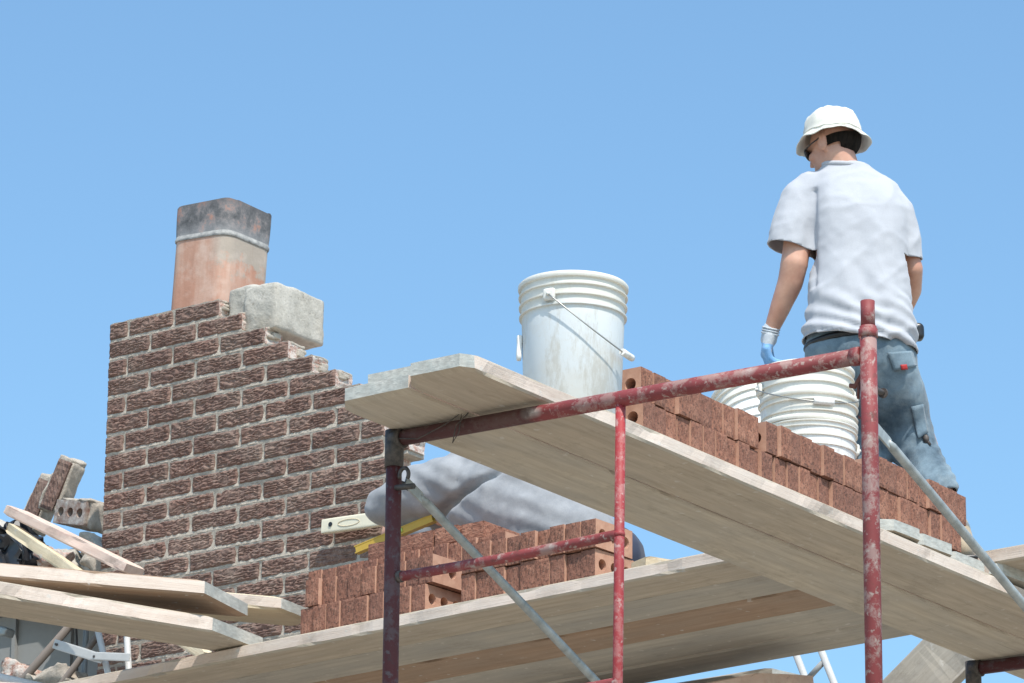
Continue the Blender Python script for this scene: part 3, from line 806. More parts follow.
for s in (-1, 1):
    hball(s*.071, -.006, -.008, .008, .018, .030); hball(s*.076, -.014, .004, .005, .014, .018)
nk = U(846, 172, .05)
chain(bm, [(HC.x+.012, HC.y-.018, HC.z-.035, .054), (nk.x, nk.y, nk.z, .056), (nk.x+.006, nk.y+.01, nk.z-.05, .045)])
loft(bm, [(*U(862, 352, .01), .145, .09), (*U(862, 300, .01), .135, .09), (*U(861, 240, .02), .130, .09), (*U(858, 205, .05), .125, .08), (*U(852, 182, .05), .06, .05)], 24)
# left arm (image left) with hand
sh = U(806, 196, .04); el = U(797, 264, .02); wr_ = U(773, 333, .10)
chain(bm, [(sh.x, sh.y, sh.z, .044), (*U(801, 235, .03), .045), (el.x, el.y, el.z, .044), (*U(793, 283, .04), .041), (*U(783, 308, .07), .033), (wr_.x, wr_.y, wr_.z, .023)])
hd = U(769, 352, .12)
def hand(bm, w, h, side, curl, rscale=1.0, fwd=Vector((0, 1, 0)), sx_=1.0):
    """five fingers rooted in a palm hanging from wrist w to knuckles h"""
    d = (h-w).normalized(); across = fwd; nrm = d.cross(across).normalized()*side
    for t_ in (-.026, -.009, .009, .026):
        k = h + across*t_*.95
        chain(bm, [((w+across*t_*.5).x, (w+across*t_*.5).y, (w+across*t_*.5).z, .017*rscale), (k.x, k.y, k.z, .0145*rscale)])
    for t_, L in ((-.031, .068), (-.011, .082), (.011, .078), (.031, .062)):
        p = h + across*t_*1.12; pts = [(*p, .0105*rscale)]; ang = 0
        for sgm, f in enumerate((.45, .32, .23)):
            ang += curl[sgm]
            p = p + (d*math.cos(ang) + nrm*math.sin(ang))*L*f; pts.append((*p, (.0098-.0008*sgm)*rscale))
        chain(bm, pts)
    b0 = w.lerp(h, .35) + across*.026*sx_; b1_ = b0 + (across*.75*sx_ + d*.55 + nrm*.35).normalized()*.036; b2_ = b1_ + (d*.85 + nrm*.5 + across*.1*sx_).normalized()*.03
    chain(bm, [(*b0, .014*rscale), (*b1_, .0115*rscale), (*b2_, .0095*rscale)])
hand(bm, wr_+(hd-wr_)*.2, hd, 1, (.5, .7, .5), .9)
# right arm: reaches forward past the belly
sr = U(903, 206, .04); er = U(917, 268, .06); wr2 = U(907, 312, .24)
chain(bm, [(sr.x-.02, sr.y, sr.z, .036), (er.x-.004, er.y, er.z, .034), (*U(915, 288, .13), .034), (wr2.x, wr2.y, wr2.z, .024)])
hand(bm, wr2, wr2+Vector((-.05, .06, -.01)), -1, (.4, .6, .4), .95, Vector((.5, .5, .7)).normalized())
# legs inside the trousers
chain(bm, [(*U(840, 365, .02), .075), (*U(858, 432, .20), .055), (*U(872, 505, .05), .042), (*U(876, 545, .04), .034)])
chain(bm, [(*U(892, 362, .02), .075), (*U(918, 425, .16), .055), (*U(944, 490, .03), .040), (*U(957, 540, .00), .034)])
chain(bm, [(*U(838, 358, .02), .08), (*U(892, 356, .02), .08)])
body = organic('body', bm, .0065, M['skin'], man, 2)
# tee shirt
bm = bmesh.new()
def TR(b, L_, R_, ry, d, e=2.3):
    p = U((L_+R_)/2, b, d); return (p.x, p.y, p.z, (R_-L_)/2/325.6, ry, e)
loft(bm, [TR(351, 806, 918, .132, .0), TR(340, 806, 918.5, .134, .0), TR(318, 808, 918, .130, .0), TR(288, 810, 914, .124, .01), TR(261, 813, 911, .124, .02), TR(235, 812, 911, .126, .03),
          TR(210, 806, 912, .122, .045), TR(192, 803, 904, .108, .055), TR(180, 809, 893, .090, .06), TR(171, 819, 879, .074, .06), TR(164, 822, 870, .062, .055)], 40)
chain(bm, [(*U(814, 190, .05), .064), (*U(802, 200, .045), .067), (*U(795, 224, .035), .068), (*U(791, 248, .03), .074)])
chain(bm, [(*U(886, 194, .05), .060), (*U(900, 212, .05), .062), (*U(906, 238, .055), .060), (*U(908, 260, .06), .060)])
def shirt_disp(p, n):
    zz = p.z; w = 0
    low = max(0, 1-(zz-.66)/.22)                                   # bunched folds above the hem
    s = zz*1.0 + p.x*.42 + .05*N3(p, 5)
    w += low*.0085*math.sin(s*2*math.pi/.047 + 3*N3(p, 4, 3))
    w += .004*(.5-abs(N3((p.x*5+p.z*2.5, p.y*3, p.z*2.2-p.x*3), 1, 11)))*2 - .006
    w += .0035*math.sin((p.x*.9+p.z*.5)*2*math.pi/.09 + 5*N3(p, 6, 7))*max(0, min(1, (.98-zz)/.2))
    # valley down the spine
    w -= .012*math.exp(-((p.x+.035)/.035)**2)*max(0, min(1, (1.12-zz)/.3))*(1 if n.y < 0 else 0)
    w += .0016*N3(p, 40) + .0025*(.3-abs(N3((p.x*9-p.z*4, p.y*4, p.z*5+p.x*5), 1, 17)))
    for (kx, ky, kz, off_, am) in ((7, 3, 7, 41, .0035), (5, 3, 12, 43, .009*min(1, .08+low)), (7, 4, 9, 47, .0025)):
        q = 1-abs(N3((p.x*kx*.8+p.z*kz*.55, p.y*ky, p.z*kz*.7-p.x*5), 1, off_))*2.2
        w += am*max(0, q)**4
    # crease beside the sleeves
    w -= .010*math.exp(-((p.x+.178+(1.12-zz)*.02)/.008)**2)*(1 if .86 < zz < 1.2 and n.y < 0 else 0)
    return w
def slice_off(bmm, c, nn, rad, wob=0.0):
    geom = [f for f in bmm.faces if (f.calc_center_median()-c).length < rad]
    gs = set(geom); ed = set(e for f in geom for e in f.edges); vv = set(v for f in geom for v in f.verts)
    bmesh.ops.bisect_plane(bmm, geom=list(gs)+list(ed)+list(vv), plane_co=c, plane_no=nn)
    dele = [f for f in bmm.faces if (f.calc_center_median()-c).dot(nn) > 0 and (f.calc_center_median()-c).length < rad]
    bmesh.ops.delete(bmm, geom=dele, context='FACES')
def hem_cut(bmm):
    for c, nn in ((U(790, 249, .03), Vector((-.24, 0, -1))), (U(909.5, 260, .06), Vector((.1, .1, -1)))):
        slice_off(bmm, c, nn.normalized(), .105)
    slice_off(bmm, U(860, 346, 0), Vector((-.12, 0, -1)).normalized(), .24)
shirt = organic('tee_shirt', bm, .0075, M['shirt'], man, 3, shirt_disp, hem_cut)
sm = shirt.modifiers.new('thick', 'SOLIDIFY'); sm.thickness = .0035; sm.offset = -1
bm = bmesh.new(); rg = []
cp = U(846, 165.5, .055)
for i in range(36):
    a = 2*math.pi*i/36; rg.append((cp.x+.066*math.cos(a), cp.y+.060*math.sin(a), cp.z + .012*math.sin(a) - .004*math.cos(a)))
tube(bm, rg, .009, 8, closed=True); fin('collar', bm, M['shirt'], shirt, smooth=True)
# trousers
bm = bmesh.new()
p0 = U(862, 340, .0)
loft(bm, [TR(331, 812, 914, .108, .01), TR(340, 810, 917, .116, .01), TR(355, 808, 920, .122, .01), TR(372, 812, 922, .115, .02), TR(388, 822, 918, .09, .03)], 36)
chain(bm, [(*U(845, 368, .02), .098), (*U(856, 405, .11), .088), (*U(864, 438, .18), .078), (*U(874, 475, .10), .070), (*U(880, 520, .04), .064)])
chain(bm, [(*U(890, 366, .01), .100), (*U(898, 392, .05), .094), (*U(909, 425, .12), .082), (*U(921, 452, .10), .074), (*U(934, 475, .04), .066), (*U(940, 487, .02), .062)])
def jean_disp(p, n):
    w = .016*(abs(N3((p.x*6+p.z*3.5, p.y*3, p.z*4-p.x*6), 1, 21))-.25) + .010*(.25-abs(N3((p.x*3+p.z*9, p.y*4, p.z*8-p.x*5), 1, 28)))*(1 if p.z < .5 else .5) + .0025*math.sin((p.z*1.3 - p.x*1.5)*2*math.pi/.07 + 7*N3(p, 4, 2))*(1 if p.z < .42 else .2)
    w += .0015*N3(p, 45); return w
def leg_cut(bmm):
    for c, nn in ((U(941, 489, .02), Vector((.15, 0, -1)).normalized()), (U(880, 520, .04), Vector((0, 0, -1)))):
        slice_off(bmm, c, nn, .12)
jeans = organic('jeans', bm, .0075, M['jeans'], man, 3, jean_disp, leg_cut)
sm = jeans.modifiers.new('thick', 'SOLIDIFY'); sm.thickness = .004; sm.offset = -1
def patch(name, pts, mat, parent, th=.006):
    """a stitched panel: polygon of 3D points, slightly thick"""
    b = bmesh.new(); vs = [b.verts.new(p) for p in pts]; f = b.faces.new(vs); f.normal_update(); nn = f.normal.copy()
    ex = bmesh.ops.extrude_face_region(b, geom=[f]); 
    for v in [g_ for g_ in ex['geom'] if isinstance(g_, bmesh.types.BMVert)]: v.co += nn*th
    bmesh.ops.bevel(b, geom=b.edges[:], offset=.0015, segments=1, affect='EDGES')
    return fin(name, b, mat, parent)
def onsurf(o, a, b, off=.002):
    """point on the garment surface straight toward the viewer side at sheet position (a, b)"""
    best = None
    base = U(a, b, 0); dirv = Vector((.075, 1, .31)).normalized()
    hit, loc, nor, idx = o.ray_cast(base - dirv*.6, dirv, distance=1.2)
    return (loc - dirv*off) if hit else base
dgu = bpy.context.evaluated_depsgraph_get(); dgu.update()
def surf_panel(name, quad, mat, parent, on, n=7, off=.003):
    b = bmesh.new(); A, B, Cc, D = [Vector(q) for q in quad]; g_ = []
    for j in range(n+1):
        row = []
        for i in range(n+1):
            u, v = i/n, j/n; q = (A*(1-u)+B*u)*(1-v) + (D*(1-u)+Cc*u)*v
            row.append(b.verts.new(onsurf(on, q.x, q.y, off)))
        g_.append(row)
    for j in range(n):
        for i in range(n): b.faces.new((g_[j][i], g_[j][i+1], g_[j+1][i+1], g_[j+1][i])).smooth = True
    o = fin(name, b, mat, parent, smooth=True); md = o.modifiers.new('t', 'SOLIDIFY'); md.thickness = .004; md.offset = 0
    return o
surf_panel('pocket_flap', ((890, 352), (915, 350), (919, 365), (897, 370)), M['jeans'], jeans, jeans, off=.006)
surf_panel('back_pocket', ((829, 360), (858, 362), (860, 392), (832, 390)), M['jeans'], jeans, jeans)
surf_panel('cargo_pocket', ((914, 405), (926, 402), (931, 430), (921, 436)), M['jeans'], jeans, jeans, off=.008)
surf_panel('red_tab', ((903, 364), (909, 363.5), (910, 368.5), (904, 369)), M['redtab'], jeans, jeans, 3, .011)
bm = bmesh.new(); pp = onsurf(jeans, 929, 436, .01); ball(bm, pp, (.010, .010, .014), 10); tube(bm, [pp, pp+Vector((.012, 0, -.02))], .005, 8); fin('pocket_toggle', bm, M['iron'], jeans)
bm = bmesh.new()
cb = U(863, 343, .01); pts = []
for i in range(48):
    a = 2*math.pi*i/48; pts.append((cb.x+.163*math.cos(a), cb.y+.124*math.sin(a), cb.z + .035*math.cos(a)*.5))
tube(bm, pts, .011, 8, closed=True); fin('belt', bm, M['black'], man, smooth=True)
bm = bmesh.new(); rp = U(920, 331, .02); rock_block(bm, rp.x-.020, rp.x+.020, rp.y-.022, rp.y+.022, rp.z-.027, rp.z+.024, 5, .002, 8, rnd_=.014); fin('belt_pouch', bm, M['black'], man, smooth=True)
# hat
hat_m = Matrix.Translation(hp(0, -.006, .037)) @ Matrix.Rotation(R(48), 4, 'Z') @ Matrix.Rotation(R(-5), 4, 'X') @ Matrix.Rotation(R(2), 4, 'Y')
bm = bmesh.new()
prof = [(.001, .086), (.03, .084), (.055, .078), (.073, .064), (.081, .046), (.0845, .020), (.0865, .0), (.0885, -.003), (.090, -.005), (.1015, -.014), (.1115, -.025), (.1130, -.028), (.1110, -.029), (.1005, -.019), (.0865, -.008), (.083, .0), (.080, .04), (.05, .074), (.001, .082)]
def hw(a, r, z):
    k = min(1, r/.08)
    zz = z + .005*N3((math.cos(a)*2.2, math.sin(a)*2.2, z*8), 1, 5)*2*k + (.006*math.sin(2*a+.6) + .003*math.sin(5*a))*max(0, (r-.088)/.03)
    rr = r + .006*N3((math.cos(a)*3, math.sin(a)*3, z*30), 1, 8)*k + .003*(.3-abs(N3((math.cos(a)*7, math.sin(a)*7, z*60), 1, 18)))*k; rr *= (1+.03*math.cos(2*a+math.pi))
    return rr, zz
lathe(bm, prof, 64, wob=hw)
for v in bm.verts: v.co = hat_m @ (v.co*1.03)
hat = fin('bucket_hat', bm, M['hat'], man, smooth=True)
bm = bmesh.new()
for q, rr in ((.004, .0875), (-.002, .0885)):
    pts = []
    for i in range(48):
        a = 2*math.pi*i/48; r_, z_ = hw(a, rr, q); pts.append(hat_m @ (Vector((r_*math.cos(a), r_*math.sin(a), z_))*1.03))
    tube(bm, pts, .0012, 6, closed=True)
fin('hat_seam', bm, M['hat'], hat)
# hair: close cap from crown to nape, in front of nothing but the ears
bm = bmesh.new()
bmesh.ops.create_uvsphere(bm, u_segments=36, v_segments=24, radius=1, matrix=Matrix.Diagonal((.0735, .089, .076, 1)) )
for v in bm.verts: v.co += Vector((0, -.010, .016))
dele = [v for v in bm.verts if v.co.z > .014 or v.co.z < -.030-(.018 if v.co.y < -.05 else 0) or (v.co.y > .005 and v.co.z < .03 - (v.co.y-.005)*0) or v.co.y > .05]
bmesh.ops.delete(bm, geom=dele, context='VERTS')
for v in bm.verts: v.co = hr @ (v.co*(1+.02*N3(v.co, 60)))
hr_o = fin('hair', bm, M['hair'], man, smooth=True); md = hr_o.modifiers.new('s', 'SUBSURF'); md.levels = md.render_levels = 2
# sunglasses
bm = bmesh.new()
for s in (-1, 1):
    bmesh.ops.create_uvsphere(bm, u_segments=14, v_segments=8, radius=1, matrix=hr @ Matrix.Translation((s*.034, .079, .002)) @ Matrix.Rotation(R(-s*20), 4, 'Z') @ Matrix.Diagonal((.028, .008, .019, 1)))
    tube(bm, [hp(s*.060, .068, .006), hp(s*.074, .03, .006), hp(s*.077, -.005, .008)], .0025, 6)
tube(bm, [hp(-.01, .086, .005), hp(.01, .086, .005)], .003, 6)
fin('sunglasses', bm, M['lens'], man, smooth=True)
# glove: cuff and knitted back with blue palm
bm = bmesh.new()
dd = (hd-wr_).normalized()
chain(bm, [(*(wr_-dd*.012), .026), (*(wr_+dd*.02), .0265)])
hand(bm, wr_+(hd-wr_)*.2, hd, 1, (.5, .7, .5), 1.16)
glove = organic('glove', bm, .0042, [M['glove'], M['glovepalm']], man, 1)
for p in glove.data.polygons:
    c = p.center
    if (c-wr_).dot(dd) > .034 and (p.normal.y*.6 + p.normal.x*.5 - .1) < .25: p.material_index = 1
bm = bmesh.new()
for q in (-.014, -.006, .002):
    c = wr_+dd*q; u = dd.orthogonal().normalized(); v = dd.cross(u)
    tube(bm, [c+(u*math.cos(R(a))+v*math.sin(R(a)))*.0262 for a in range(0, 360, 20)], .0032, 6, closed=True)
fin('cuff', bm, M['glove'], glove, smooth=True)
# boots and socks
for (a0, a1, yaw) in (((958, 528, .0), (962, 552, -.01), R(-20)), ((879, 530, .04), (880, 552, .03), R(10))):
    A = U(*a0); B = U(*a1); B.z = .055
    bm = bmesh.new(); chain(bm, [(A.x, A.y, max(A.z, B.z+.02)+.02, .043), (B.x, B.y, B.z+.02, .044)])
    chain(bm, [(B.x, B.y-.03, .045, .040), (B.x+math.sin(-yaw)*.08, B.y+.09, .045, .042), (B.x+math.sin(-yaw)*.14, B.y+.17, .038, .036)])
    bt_ = organic('boot', bm, .007, M['boot'], man, 2)
    bm = bmesh.new(); chain(bm, [(A.x, A.y, A.z+.01, .047), (A.x, A.y, A.z-.012, .049)]); organic('boot_cuff', bm, .006, M['bootcuff'], bt_, 1)
    bm = bmesh.new(); S0 = U(944, 492, .02) if a0[0] > 900 else U(878, 500, .04)
    chain(bm, [(*S0, .040), (A.x, A.y, A.z, .037)]); organic('sock', bm, .007, M['sock'], man, 1)
    bm = bmesh.new(); rock_block(bm, B.x-.046, B.x+.050, B.y-.075, B.y+.21, .0, .016, 3, .001, 6, rnd_=.008); fin('boot_sole', bm, M['black'], bt_)

# snap hook hanging on the tall post beside the buckets
hk = thing('snap_hook', 'rusty snap hook hanging beside the nested buckets, left of the tall post', 'hook', (1.42, -.03, 4.95))
bm = bmesh.new(); tube(bm, [(.035, .01, .03), (.0, 0, .02), (-.03, 0, -.005), (-.055, 0, .0)], [.006, .009, .008, .006], 8); tube(bm, [(-.012, 0, .01), (-.016, 0, -.04)], .006, 8); fin('clip_body', bm, M['leather'], hk)
bm = bmesh.new(); tube(bm, [(-.008, .005, .0), (.002, .005, -.03), (.006, .005, -.07), (-.004, .005, -.095), (-.018, .005, -.088)], .005, 8); fin('hook_arm', bm, M['leather'], hk)
bm = bmesh.new(); tube(bm, [(.01, -.004, .012), (.002, -.006, -.035), (.012, -.004, -.05)], .0055, 8); fin('gate', bm, M['galv'], hk)
hk.location = (1.436, .02, 4.945); hk.scale = (.62, .62, .95)

# ------------------------------------------------------------------ crouching man behind the platform bricks
w2 = thing('person', 'worker in a grey sweatshirt crouching behind the platform bricks, bent toward the chimney', 'person', (-1.3, 2.55, ZL+.045))
def W(x, y, z): return Vector((x+1.3, y-2.55, z-(ZL+.045)))
def Wr(x, y, z, r): p = W(x, y, z); return (p.x, p.y, p.z, r)
bm = bmesh.new()
chain(bm, [Wr(-1.12, 2.50, 5.46, .10), Wr(-1.30, 2.48, 5.60, .12), Wr(-1.56, 2.50, 5.66, .125), Wr(-1.66, 2.56, 5.60, .06), Wr(-1.70, 2.60, 5.55, .055)])
ball(bm, W(-1.74, 2.63, 5.49), (.075, .08, .10), 20); ball(bm, W(-1.78, 2.66, 5.44), (.045, .045, .05), 14); ball(bm, W(-1.815, 2.67, 5.47), (.015, .012, .014), 10)
ball(bm, W(-1.73, 2.55, 5.49), (.02, .01, .03), 10)
chain(bm, [Wr(-1.62, 2.42, 5.68, .06), Wr(-1.85, 2.40, 5.68, .045), Wr(-1.68, 2.38, 5.652, .028)])
hand(bm, W(-1.70, 2.385, 5.655), W(-1.635, 2.385, 5.648), -1, (.7, .8, .6), .95, Vector((0, .6, .8)).normalized())
chain(bm, [Wr(-1.60, 2.62, 5.62, .055), Wr(-1.86, 2.72, 5.70, .042), Wr(-2.16, 2.84, 5.80, .027)])
hand(bm, W(-2.17, 2.845, 5.80), W(-2.235, 2.865, 5.812), 1, (.7, .8, .6), .9, Vector((0, .3, .95)).normalized())
for yy in (2.40, 2.62):
    chain(bm, [Wr(-1.12, yy, 5.40, .075), Wr(-1.36, yy+.03, 5.27, .06), Wr(-1.00, yy+.02, 5.215, .04), Wr(-.85, yy+.02, 5.21, .033)])
organic('body', bm, .008, M['skin'], w2, 2)
bm = bmesh.new()
chain(bm, [Wr(-1.14, 2.46, 5.505, .145), Wr(-1.24, 2.46, 5.560, .175), Wr(-1.38, 2.46, 5.650, .195), Wr(-1.52, 2.47, 5.715, .185), Wr(-1.62, 2.50, 5.735, .155), Wr(-1.68, 2.5, 5.765, .115)])
chain(bm, [Wr(-1.56, 2.37, 5.735, .105), Wr(-1.72, 2.36, 5.730, .092), Wr(-1.865, 2.37, 5.710, .062), Wr(-1.74, 2.385, 5.672, .050), Wr(-1.70, 2.38, 5.660, .044)])
chain(bm, [Wr(-1.60, 2.62, 5.65, .09), Wr(-1.86, 2.72, 5.70, .068), Wr(-2.10, 2.82, 5.78, .046)])
def sw_disp(p, n):
    w = .003*math.sin((p.x*.9+p.z*1.6)*2*math.pi/.13 + 5*N3(p, 3, 4)) + .010*(.3-abs(N3((p.x*3.2, p.y*3, p.z*6), 1, 31))) + .004*(.3-abs(N3((p.x*9+p.z*6, p.y*6, p.z*9), 1, 33)))
    w -= .048*math.exp(-((p.z-(5.640-ZL-.045)-.38*(p.x+.27))/.014)**2)*max(0, 1-((p.x+.20)/.22)**2)*(1 if n.y < .1 else 0)
    return w + .001*N3(p, 50)
sw = organic('sweatshirt', bm, .009, M['sweat'], w2, 3, sw_disp)
bm = bmesh.new()
chain(bm, [Wr(-1.03, 2.50, 5.43, .115), Wr(-1.12, 2.50, 5.45, .12)])
for yy in (2.40, 2.60): chain(bm, [Wr(-1.05, yy, 5.38, .095), Wr(-1.33, yy+.03, 5.27, .085), Wr(-1.00, yy+.02, 5.225, .062), Wr(-.86, yy+.02, 5.22, .055)])
organic('trousers', bm, .01, M['navy'], w2, 2)
bm = bmesh.new(); ball(bm, W(-1.73, 2.635, 5.52), (.08, .085, .09), 20)
dele = [v for v in bm.verts if v.co.x < W(-1.77, 0, 0).x and v.co.z < W(0, 0, 5.53).z or v.co.z < W(0, 0, 5.47).z]
bmesh.ops.delete(bm, geom=dele, context='VERTS'); fin('hair', bm, M['hair'], w2, smooth=True)
for yy in (2.42, 2.64):
    bm = bmesh.new(); chain(bm, [Wr(-.84, yy, 5.205, .045), Wr(-.77, yy, 5.20, .042), Wr(-.70, yy, 5.22, .036)]); organic('boot', bm, .008, M['boot'], w2, 2)

# spirit levels
lv = thing('spirit_level', 'cream spirit level with a round hole held flat against the chimney by the crouching man', 'spirit level', (-2.545, 2.905, 5.845), (R(0), R(3.5), R(-3)))
bm = bmesh.new(); rock_block(bm, 0, .62, -.012, .012, 0, .052, 1, .0004, 10, rnd_=.004); fin('beam', bm, M['cream'], lv, smooth=True, ang=40)
bm = bmesh.new(); ring = []
bmesh.ops.create_cone(bm, cap_ends=True, segments=20, radius1=.0085, radius2=.0085, depth=.004, matrix=Matrix.Translation((.045, -.0125, .028)) @ Matrix.Rotation(R(90), 4, 'X')); fin('hang_hole', bm, M['black'], lv)
bm = bmesh.new(); tube(bm, [(.13+.05*math.cos(R(a)) if abs(math.cos(R(a))) < .99 else .13+.05*math.cos(R(a)), -.0125, .026+.012*math.sin(R(a))) for a in range(0, 360, 15)], .0015, 6, closed=True); fin('grip_outline', bm, M['woodnew'], lv)
lv2 = thing('spirit_level', 'yellow box beam level lying on the rear bricks with its open end toward the left', 'spirit level', (-1.956, 2.35, 5.556), (0, R(-10.5), R(0)))
def boxbeam(L, h, w, t_):
    b = bmesh.new()
    box(b, 0, L, -w/2, w/2, h-t_, h); box(b, 0, L, -w/2, w/2, 0, t_)
    box(b, .004, L-.004, -w/2+.001, -w/2+t_, t_+.0002, h-t_-.0002); box(b, .004, L-.004, w/2-t_, w/2-.001, t_+.0002, h-t_-.0002)
    return b
fin('beam', boxbeam(.33, .027, .022, .004), M['yellow'], lv2)
bm = bmesh.new(); box(bm, .002, .02, -.008, .008, .005, .022); fin('end_cap', bm, M['black'], lv2)
bm = bmesh.new(); tube(bm, [(.2, -.0115, .007), (.2, -.0115, .020)], .004, 10); fin('vial', bm, M['vial'], lv2)
# ------------------------------------------------------------------ odds and ends under and behind the platform
def stick(name, label, cat, a, b_, w, h, mat, twist=0, group=None, parent=None):
    A, B = Vector(a), Vector(b_); d = B-A; L = d.length
    bm = plank_bm(L, w, h, seed=random.uniform(0, 50))
    for v in bm.verts: v.co.y -= w/2; v.co.z -= h/2
    o = fin(name, bm, [mat, M['end'] if mat == M['woodgrey'] else mat, mat], parent, loc=A)
    o.rotation_mode = 'QUATERNION'; o.rotation_quaternion = d.to_track_quat('X', 'Z') @ Euler((twist, 0, 0)).to_quaternion()
    return tag(o, label, cat, group) if label else o
# right: leaning board between the walkway and the far frame
stick('lumber_board', 'wide grey board leaning diagonally under the right end of the walkway', 'board', (-.05, 3.2, 5.245), (-1.05, 3.2, 4.50), .045, .19, M['woodgrey'], 0)
# centre bottom
stick('lumber_board', 'pale board end poking up at the bottom centre beside the ladder rails', 'board', (-1.9, 2.92, 5.02), (-.46, 2.66, 4.985), .24, .045, M['woodpink'], R(8))
stick('lumber_board', 'dark board under the rear edge of the cross platform', 'board', (-2.1, 3.0, 5.08), (-.66, 2.98, 5.085), .2, .045, M['woodgrey'], R(4))
ld = thing('ladder', 'light metal ladder top with grey rung behind the cross platform at bottom centre', 'ladder', (-1.2, 4.0, 5.35))
for (a, b_) in (((-.02, 0, -2.4), (-.185, .0, .45)), ((.23, 0, -2.4), (.075, .0, .45))): pass
def LP(z, s): return Vector((.022 + s*.052 - z*.40, -.02*z, z))
for s in (-1, 1):
    bm = bmesh.new(); tube(bm, [LP(-5.2, s), LP(-1, s), LP(.35, s)], .013, 10); fin('rail', bm, M['whitebar'], ld)
for k in range(6):
    z = .045 - .3*k; bm = bmesh.new(); A = LP(z-.03, -1); B = LP(z+.02, 1); tube(bm, [A+Vector((.01, 0, 0)), B-Vector((.01, 0, 0))], .011, 8); fin('rung', bm, M['sidegrey'], ld)

# left: rubble heap on the house roof
def wallchunk(name, label, p, rot, nx, nz, seed, mat=None):
    o = thing(name, label, 'masonry chunk', p, rot)
    bm = bmesh.new(); w, h, d = .2, .062, .095
    rr = random.Random(seed)
    for j in range(nz):
        for i in range(nx):
            x0 = i*(w+.01) + (w*.5 if j % 2 else 0); z0 = j*(h+.011)
            n1, n2 = 16, 9; g_ = []
            for b in range(n2+1):
                row = []
                for a in range(n1+1):
                    xx, zz = x0+w*a/n1, z0+h*b/n2; e = min(a, n1-a, b, n2-b) > 0
                    row.append(bm.verts.new((xx, (rocky(xx, zz, seed+i*3+j)-.004) if e else 0, zz)))
                g_.append(row)
            for b in range(n2):
                for a in range(n1): bm.faces.new((g_[b][a], g_[b][a+1], g_[b+1][a+1], g_[b+1][a]))
            rock_block(bm, x0, x0+w, .0005, d, z0, z0+h, seed+i+j*2, .003, 5, rnd_=.004)
    fin('bricks', bm, M['wallbrick'], o)
    bm = bmesh.new()
    rock_block(bm, -.003, nx*(w+.01)-.012+(.1 if nz > 1 else 0), .010, d-.004, -.012, nz*(h+.011)-.001, seed+40, .005, 12, rnd_=.006)
    rock_block(bm, nx*w-.006, nx*w+.022, .004, d-.002, -.004, nz*(h+.011)-.006, seed+44, .008, 12, rnd_=.008)
    rock_block(bm, -.006, nx*w*.7, .012, d-.008, nz*(h+.011)-.006, nz*(h+.011)+.006, seed+46, .006, 12, rnd_=.005)
    fin('mortar', bm, M['mortar'], o, smooth=True)
    return o
wallchunk('masonry_chunk', 'tall slanted chunk of old brickwork standing at the top of the rubble', (-4.165, 3.28, 6.275), (0, R(-66), R(8)), 1, 1, 5)
wallchunk('masonry_chunk', 'shorter slanted brick chunk left of the tall one in the rubble', (-4.318, 3.33, 6.235), (0, R(-64), R(8)), 1, 1, 9)
def debris(name, label, p, dims, rot, mat, seed, amp=.02):
    bm = bmesh.new(); rock_block(bm, -dims[0]/2, dims[0]/2, -dims[1]/2, dims[1]/2, -dims[2]/2, dims[2]/2, seed, amp, 12, rnd_=min(dims)*.25)
    o = fin(name, bm, mat, loc=p, rot=rot, smooth=True, ang=60); return tag(o, label, 'rubble')
t = NT('mortar_dusted_brick'); k_ = t.noise(24, 6, .7); t.color(t.ramp(k_, [(.35, (.24, .13, .10)), (.5, (.36, .29, .25)), (.65, (.52, .48, .44))])); t.rough(.95); t.bump(k_, .8, .006); M['dusty'] = t.m
def dusty(me):
    m = me.copy(); m.materials.clear(); m.materials.append(M['dusty']); m.materials.append(M['dusty']); return m
# cored brick chunk on its side, mortar crusted
o = thing('broken_brick', 'mortar crusted cored bricks lying sideways right of the tall chunk', 'rubble', (-4.06, 3.30, 6.225), (0, R(14), R(-10)))
for k in range(3):
    c = bpy.data.objects.new('cored_brick', dusty(BM[k])); C.objects.link(c); c.parent = o; c.location = (.02+.004*k, .065*k-.02, -.02); c.rotation_euler = (0, 0, R(3*k))
bm = bmesh.new(); rock_block(bm, -.06, .13, -.045, .14, .066, .084, 12, .006, 10); rock_block(bm, .092, .135, -.03, .12, -.03, .075, 14, .008, 10); fin('mortar_crust', bm, M['mortar'], o, smooth=True)
debris('mortar_lump', 'pale mortar lump under the cored bricks', (-3.93, 3.34, 6.10), (.16, .2, .06), (0, R(15), R(20)), M['mortar'], 31, .015)
debris('mortar_lump', 'grey concrete slab piece at the far left edge of the rubble', (-4.50, 3.25, 6.265), (.34, .3, .05), (0, R(28), R(-12)), M['concrete'], 35, .012)
debris('mortar_lump', 'dusty grey rubble lump below the pink board', (-4.02, 3.34, 5.99), (.22, .3, .10), (0, R(30), R(10)), M['concrete'], 37, .03)
debris('mortar_lump', 'small white rubble lump behind the tan stick', (-3.86, 3.36, 5.985), (.16, .22, .09), (0, R(20), R(40)), M['mortar'], 39, .03)
debris('rubble_heap', 'heap of broken grey masonry filling the corner between house and chimney', (-4.15, 3.72, 6.06), (1.0, .5, .20), (0, R(3), 0), M['concrete'], 51, .05)
debris('mortar_lump', 'small dusty brown lump between the pink board and the tan stick', (-3.98, 3.10, 6.02), (.12, .10, .07), (0, R(25), R(10)), M['torn'], 71, .02)
debris('mortar_lump', 'flat grey chip leaning behind the middle of the pink board', (-3.80, 3.18, 6.02), (.16, .06, .10), (0, R(38), R(5)), M['concrete'], 73, .02)
debris('mortar_lump', 'white plaster chip resting above the diagonal cut board', (-3.70, 3.05, 5.93), (.12, .08, .06), (0, R(35), R(5)), M['mortar'], 75, .02)
